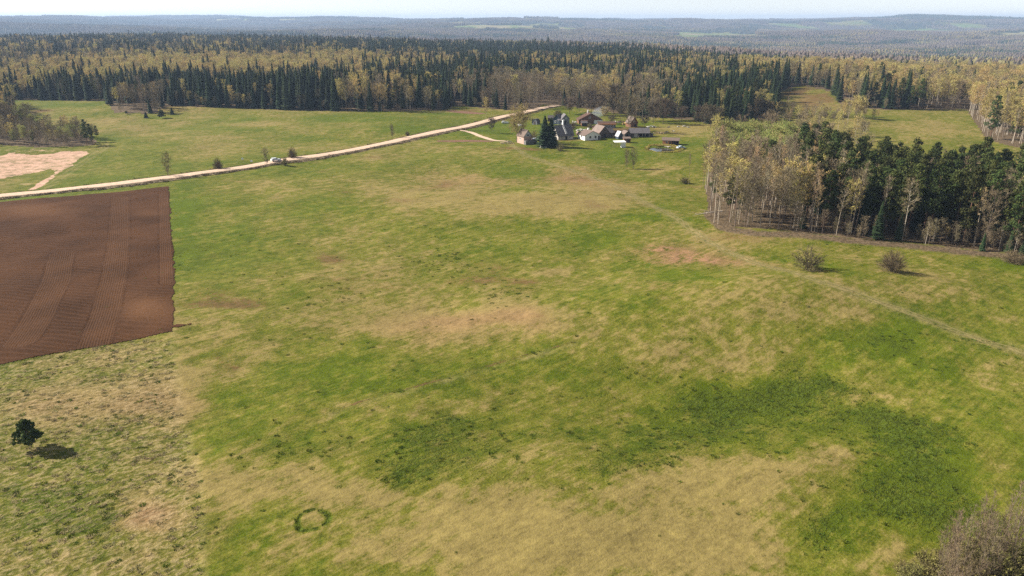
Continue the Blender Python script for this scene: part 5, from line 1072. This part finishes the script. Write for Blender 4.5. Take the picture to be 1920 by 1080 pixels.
# thin blue smoke behind the brown house
SM = bpy.data.materials.new('smoke'); SM.use_nodes = True; nt = SM.node_tree; nt.nodes.remove(nt.nodes['Principled BSDF']); pv = nt.nodes.new('ShaderNodeVolumePrincipled'); pv.inputs['Color'].default_value = (.75, .85, 1, 1); pv.inputs['Density'].default_value = .045
nt.links.new(pv.outputs[0], nt.nodes['Material Output'].inputs['Volume']); hb = bmesh.new(); bmesh.ops.create_icosphere(hb, subdivisions=3, radius=1); me = bpy.data.meshes.new('smoke'); hb.to_mesh(me); hb.free(); me.materials.append(SM)
o = link('smoke', me, loc=P3(1123, 219, 3)); o.scale = (6, 4.5, 3.2); o.rotation_euler = (0, R(-25), 0); tag(o, 'thin drifting smoke behind the brown house', 'smoke', kind='stuff')

# ------------------------------------------------------------------ single trees and bushes
def tree(key, px, py, scale, label, cat=None, name=None, group=None, var=None, wide=1.0):
    q = P3(px, py); return plant(key, q.x, q.y, scale, label, cat or CATN[KEYS.index(key)] if key in KEYS else (cat or 'bush'), name or (OBJN[KEYS.index(key)] if key in KEYS else 'bush'), group, var, None, True, wide)
species('round_tree', [decid(61, 14, 6.0, .24, 3000, 3000, .18, TWIGY, LEAFY, BARKG, stems=2, limbs=26, upr=.8), decid(62, 12, 4.6, .22, 4200, 0, twig=TWIGD, bark=BARKS, limbs=28, upr=.7, tw=.045, rtr=.013), decid(63, 13, 3.4, .16, 4200, 0, twig=TWIGD, bark=BARKS, limbs=26, tw=.045), decid(64, 12, 4.4, .12, 1700, 0, twig=TWIGS, bark=BARKG, stems=4, limbs=28, upr=.95, tw=.03)])
species('sapling', [decid(71, 8, 1.0, .15, 300, 0, twig=TWIGM, bark=BARKG, tw=.016, upr=1.3, rtr=.006, limbs=12), decid(72, 9, 1.0, .2, 300, 0, twig=TWIGM, bark=BARKG, tw=.016, upr=1.3, rtr=.006, limbs=12), decid(73, 8.5, 1.6, .3, 360, 0, bark=BARKW, tw=.018, upr=.95, rtr=.008, limbs=14)])
species('juniper', [pine(81, 4.2, 1.7, .22, True), spruce(82, 4, 1.35, .02, 1.3)])
tree('spruce', 1021, 274.5, .66, 'tall very dark spruce beside the farmhouse, left one of the pair', wide=2.0, var=0)
tree('spruce', 1033, 275, .68, 'tall very dark spruce beside the farmhouse, right one of the pair', wide=2.0, var=1)
tree('round_tree', 966, 267, 1.22, 'large golden budding tree shading the cottage and lane', 'golden tree', 'golden_tree', var=0, wide=1.05)
tree('birch', 911, 230, .86, 'slim pale birch standing alone where the lane forks', var=2, wide=.8)
tree('round_tree', 922, 249, .60, 'small brown round tree on the lawn left of the golden tree', 'tree', 'lawn_tree', var=1, wide=.8)
tree('round_tree', 1108, 215, 1.2, 'bare dark tree rising right behind the brown house', 'bare tree', 'bare_tree', var=1)
tree('round_tree', 1150, 217, 1.45, 'broad dark bare tree at the wood edge behind the long grey shed', 'bare tree', 'bare_tree', var=2, wide=1.15)
tree('round_tree', 1179, 246, 1.6, 'tall bare tree rising left of the red roofed house', 'bare tree', 'bare_tree', var=3, wide=.85)
tree('round_tree', 1243, 233, 1.15, 'round bare tree at the pasture edge, farther right', 'bare tree', 'bare_tree', var=1, wide=1.0)
tree('round_tree', 1225, 231, .95, 'round bare tree at the pasture edge, nearer the long open shed', 'bare tree', 'bare_tree', var=1, wide=1.0)
for i, (qx, qy) in enumerate([(1192, 227), (1198, 226), (1204, 227), (1210, 226), (1216, 228), (1222, 226), (1228, 227), (1234, 226)]):
    tree('bare_tree', qx, qy, .75, 'pale leafless tree in the dense row behind the red roofed house', group='pale leafless trees in the row behind the village', var=i % 3, wide=.9)
for i, (qx, qy) in enumerate([(1306, 232), (1318, 236), (1332, 240), (1346, 236), (1430, 224), (1418, 224), (1442, 225)]):
    tree('round_tree', qx, qy, .78 + .08 * (i % 3), 'rounded purplish bare tree along the wood edge between village and grove', 'bare tree', 'bare_tree', 'rounded bare trees along the wood edge', var=2, wide=1.2)
tree('round_tree', 1612, 222, .95, 'round golden bush tree at the corner of the far right meadow', 'golden tree', 'golden_tree', var=0, wide=1.25)
tree('shrub', 1046, 219, .95, 'yellow green bush behind the slate blue shed', 'bush', 'bush', var=2, wide=1.4)
tree('shrub', 1001, 262, 1.1, 'brown leafless garden bush between golden tree and spruces', 'bush', 'bush', var=0)
tree('shrub', 1050, 283, .8, 'small thin fruit tree on the lawn right of the spruces', 'bush', 'bush', var=0)
tree('shrub', 1106, 240, .7, 'dark bush beside the pale scrap heap', 'bush', 'bush', var=1)
for i, qx in enumerate(np.linspace(981, 1001, 8)):
    q = P3(qx, 224 + .35 * i); e = plant('juniper', q.x, q.y, .55, 'small dark cypress in the straight row above the golden tree', 'cypress', 'cypress', 'small dark cypresses in a row', 1, wide=.55)
tree('round_tree', 1176, 316.5, .68, 'leafless bush tree on the lower lawn, left of the two', 'bare tree', 'lawn_tree', var=3, wide=.85); tree('round_tree', 1188, 317, .74, 'leafless bush tree on the lower lawn, right of the two', 'bare tree', 'lawn_tree', var=3, wide=.85)
tree('aspen', 1291, 346, .62, 'thin dark leafless tree farthest left of the grove', 'bare tree', 'bare_tree', var=2, wide=.7); tree('bare_tree', 1318, 348, .86, 'tall thin leafless tree just outside the left end of the grove', var=0, wide=.7)
tree('shrub', 1283, 344, .55, 'low yellow bush at the foot of the thin dark tree', 'bush', 'bush', var=2, wide=1.6)
tree('shrub', 1514, 506, 1.35, 'large thin bush with a faint green crown on the meadow before the pine wood', 'bush', 'bush', var=0, wide=1.3)
tree('shrub', 1671, 509, 1.25, 'dense round brown bush on the meadow before the pine wood', 'bush', 'bush', var=1, wide=1.12)
tree('shrub', 1896, 492, .8, 'low brown bush at the right end of the dark wood', 'bush', 'bush', var=1, wide=1.5)
tree('juniper', 60, 838, 1.0, 'lone small pine in the rough grass at lower left', 'pine', 'small_pine', var=0)
tree('juniper', 274, 221, 1.0, 'dark squat conifer leftmost of the three in the far meadow', 'conifer', 'small_conifer', var=1, wide=1.2); tree('juniper', 303, 222.5, 1.25, 'dark broad conifer in the middle of the three in the far meadow', 'conifer', 'small_conifer', var=0, wide=1.1); tree('juniper', 323, 214.5, 1.15, 'dark slim conifer farthest of the three in the far meadow', 'conifer', 'small_conifer', var=1)
tree('juniper', 237, 214, .5, 'tiny dark conifer at the tip of the bare clump', 'conifer', 'small_conifer', var=0)
tree('round_tree', 315, 331, .78, 'tall leafless roadside tree opposite the ploughed field', 'bare tree', 'roadside_tree', var=3, wide=.8); tree('shrub', 409, 317.5, 1.15, 'rounded leafless roadside bush between the tall tree and the car', 'bush', 'roadside_bush', var=1, wide=.8)
tree('round_tree', 500, 310, .6, 'leafless roadside tree just left of the white car', 'bare tree', 'roadside_tree', var=3, wide=.85); tree('shrub', 535, 311, .8, 'greenish bush on the near bank right beside the white car', 'bush', 'roadside_bush', var=2, wide=.7)
tree('shrub', 549, 297, 1.2, 'dense brown roadside bush just beyond the white car', 'bush', 'roadside_bush', var=1, wide=.8); tree('round_tree', 737, 259.5, .6, 'small leafless tree by the road halfway to the lane fork', 'bare tree', 'roadside_tree', var=3, wide=.8); tree('shrub', 764, 254.5, .6, 'tiny brown bush by the road near the lane fork', 'bush', 'roadside_bush', var=1)
# thicket in the lower right corner
rgc = np.random.default_rng(77)
for i in range(140):
    qx = rgc.uniform(1750, 1990); lo = np.interp(qx, [1750, 1850, 1990], [1080, 1000, 895]); qy = rgc.uniform(lo, lo + 120); v = 2 if i in (5, 17, 30, 41, 60) else i % 2
    tree('sapling', qx, qy, rgc.uniform(.6, .95), 'slender pale barked sapling in the brown thicket at lower right' if v == 2 else 'thin brown leafless sapling in the thicket at lower right', 'sapling', 'sapling', 'pale saplings of the corner thicket' if v == 2 else 'brown saplings of the corner thicket', var=v)
for i, (qx, qy, s_) in enumerate([(1738, 1072, .62), (1790, 1068, .75), (1845, 1085, .9), (1885, 1062, .75), (1915, 1095, .9), (1705, 1092, .55), (1945, 1060, .8), (1812, 1105, .85), (1762, 1098, .75), (1830, 1045, .6), (1868, 1105, .9), (1690, 1075, .35)]):
    tree('shrub', qx, qy, s_, 'yellow green budding bush below the brown saplings at lower right', 'bush', 'bush', 'budding bushes in the lower right corner', var=2, wide=1.1)
for i, (qx, qy, s_) in enumerate([(1478, 222, .9), (1500, 221, 1.1), (1522, 222, .9), (1546, 221, 1.), (1566, 222, 1.), (1584, 221, .8)]):
    tree('shrub', qx, qy, s_, 'purplish leafless bush along the foot of the clearing', 'bush', 'bush', 'bushes along the foot of the clearing', var=i % 2, wide=1.3)
for i, (qx, qy, k_, s_, lb) in enumerate([(1068, 214, 1, .8, 'bare tree at the wood edge left of the brown house'), (1128, 212, 2, .9, 'dark bare tree at the wood edge right of the brown house'), (1086, 210, 1, .7, 'low bare tree behind the left end of the brown house'), (1163, 220, 1, .7, 'bare tree behind the yellow boards'), (1262, 226, 2, .8, 'bare tree at the pasture edge before the dark spruces'), (1278, 228, 1, .7, 'small bare tree right end of the pasture edge'), (1136, 222, 0, .5, 'small golden bush tree behind the long grey shed'), (1208, 238, 1, .5, 'small bare tree behind the long open shed'), (1147, 233, 1, .4, 'little bare tree right of the long grey shed'), (1075, 248, 1, .38, 'little garden tree between farmhouse and white house')]):
    tree('round_tree', qx, qy, s_, lb, 'bare tree', 'bare_tree', var=k_, wide=1.3)
# fallen dead tree at the grove tip
def fallen():
    f = P3(1336, 405); b = MB(); DEAD = mat('bleached_dead_wood', (.42, .36, .30), noise=(3, .25)); rg = np.random.default_rng(3)
    b.tube([(3, 0, 1.6), (-2, -1, 1.3), (-7, -2.5, .9)], [.22, .15, .04], 6); b.tube([(2, 0, 1.5), (-2, -3, 2.2), (-5.5, -5, 3.3)], [.16, .1, .03], 5)
    for k in range(26): t = rg.uniform(0, 1); p = np.array([2 - 8 * t, -1 * t, 1.4 - .3 * t]); twigs(b, p[None], rg.normal(size=(1, 3)) * (1.1, 1.1, .9), [.05], rg)
    tag(link('fallen_tree', to_mesh('fallen_tree', [(b, DEAD)]), loc=f), 'bleached fallen tree at the left tip of the grove', 'dead tree')
fallen()
# far away farmsteads
FH = [(1833, 84, 9, 'white farmhouse leftmost of the far cluster near the right edge'), (1845, 86, 8, 'far farmhouse with a dark roof in the cluster near the right edge'), (1858, 85, 11, 'long white far barn in the cluster near the right edge'), (1914, 84, 10, 'white far barn at the right picture edge below the hills'), (1693, 81, 26, 'very long pale far farm building below the hills'), (1548, 78, 10, 'far barn with pale roof beside the dark strip of woods'), (1782, 46, 26, 'tiny white farm on the green slope of the far hills'), (1868, 50, 22, 'tiny white farm right of the green slope of the far hills'), (1747, 39, 30, 'single white dot of a farm high on the far hills')]
for qx, qy, W, lb in FH: house('farm_building', lb, 'farmhouse', qx, qy, W * 1.1, 9, 5.5, 9, 'x', R(rgc.uniform(-15, 15)), WHITEW, PALEW if W > 12 else RBROWN, .5)
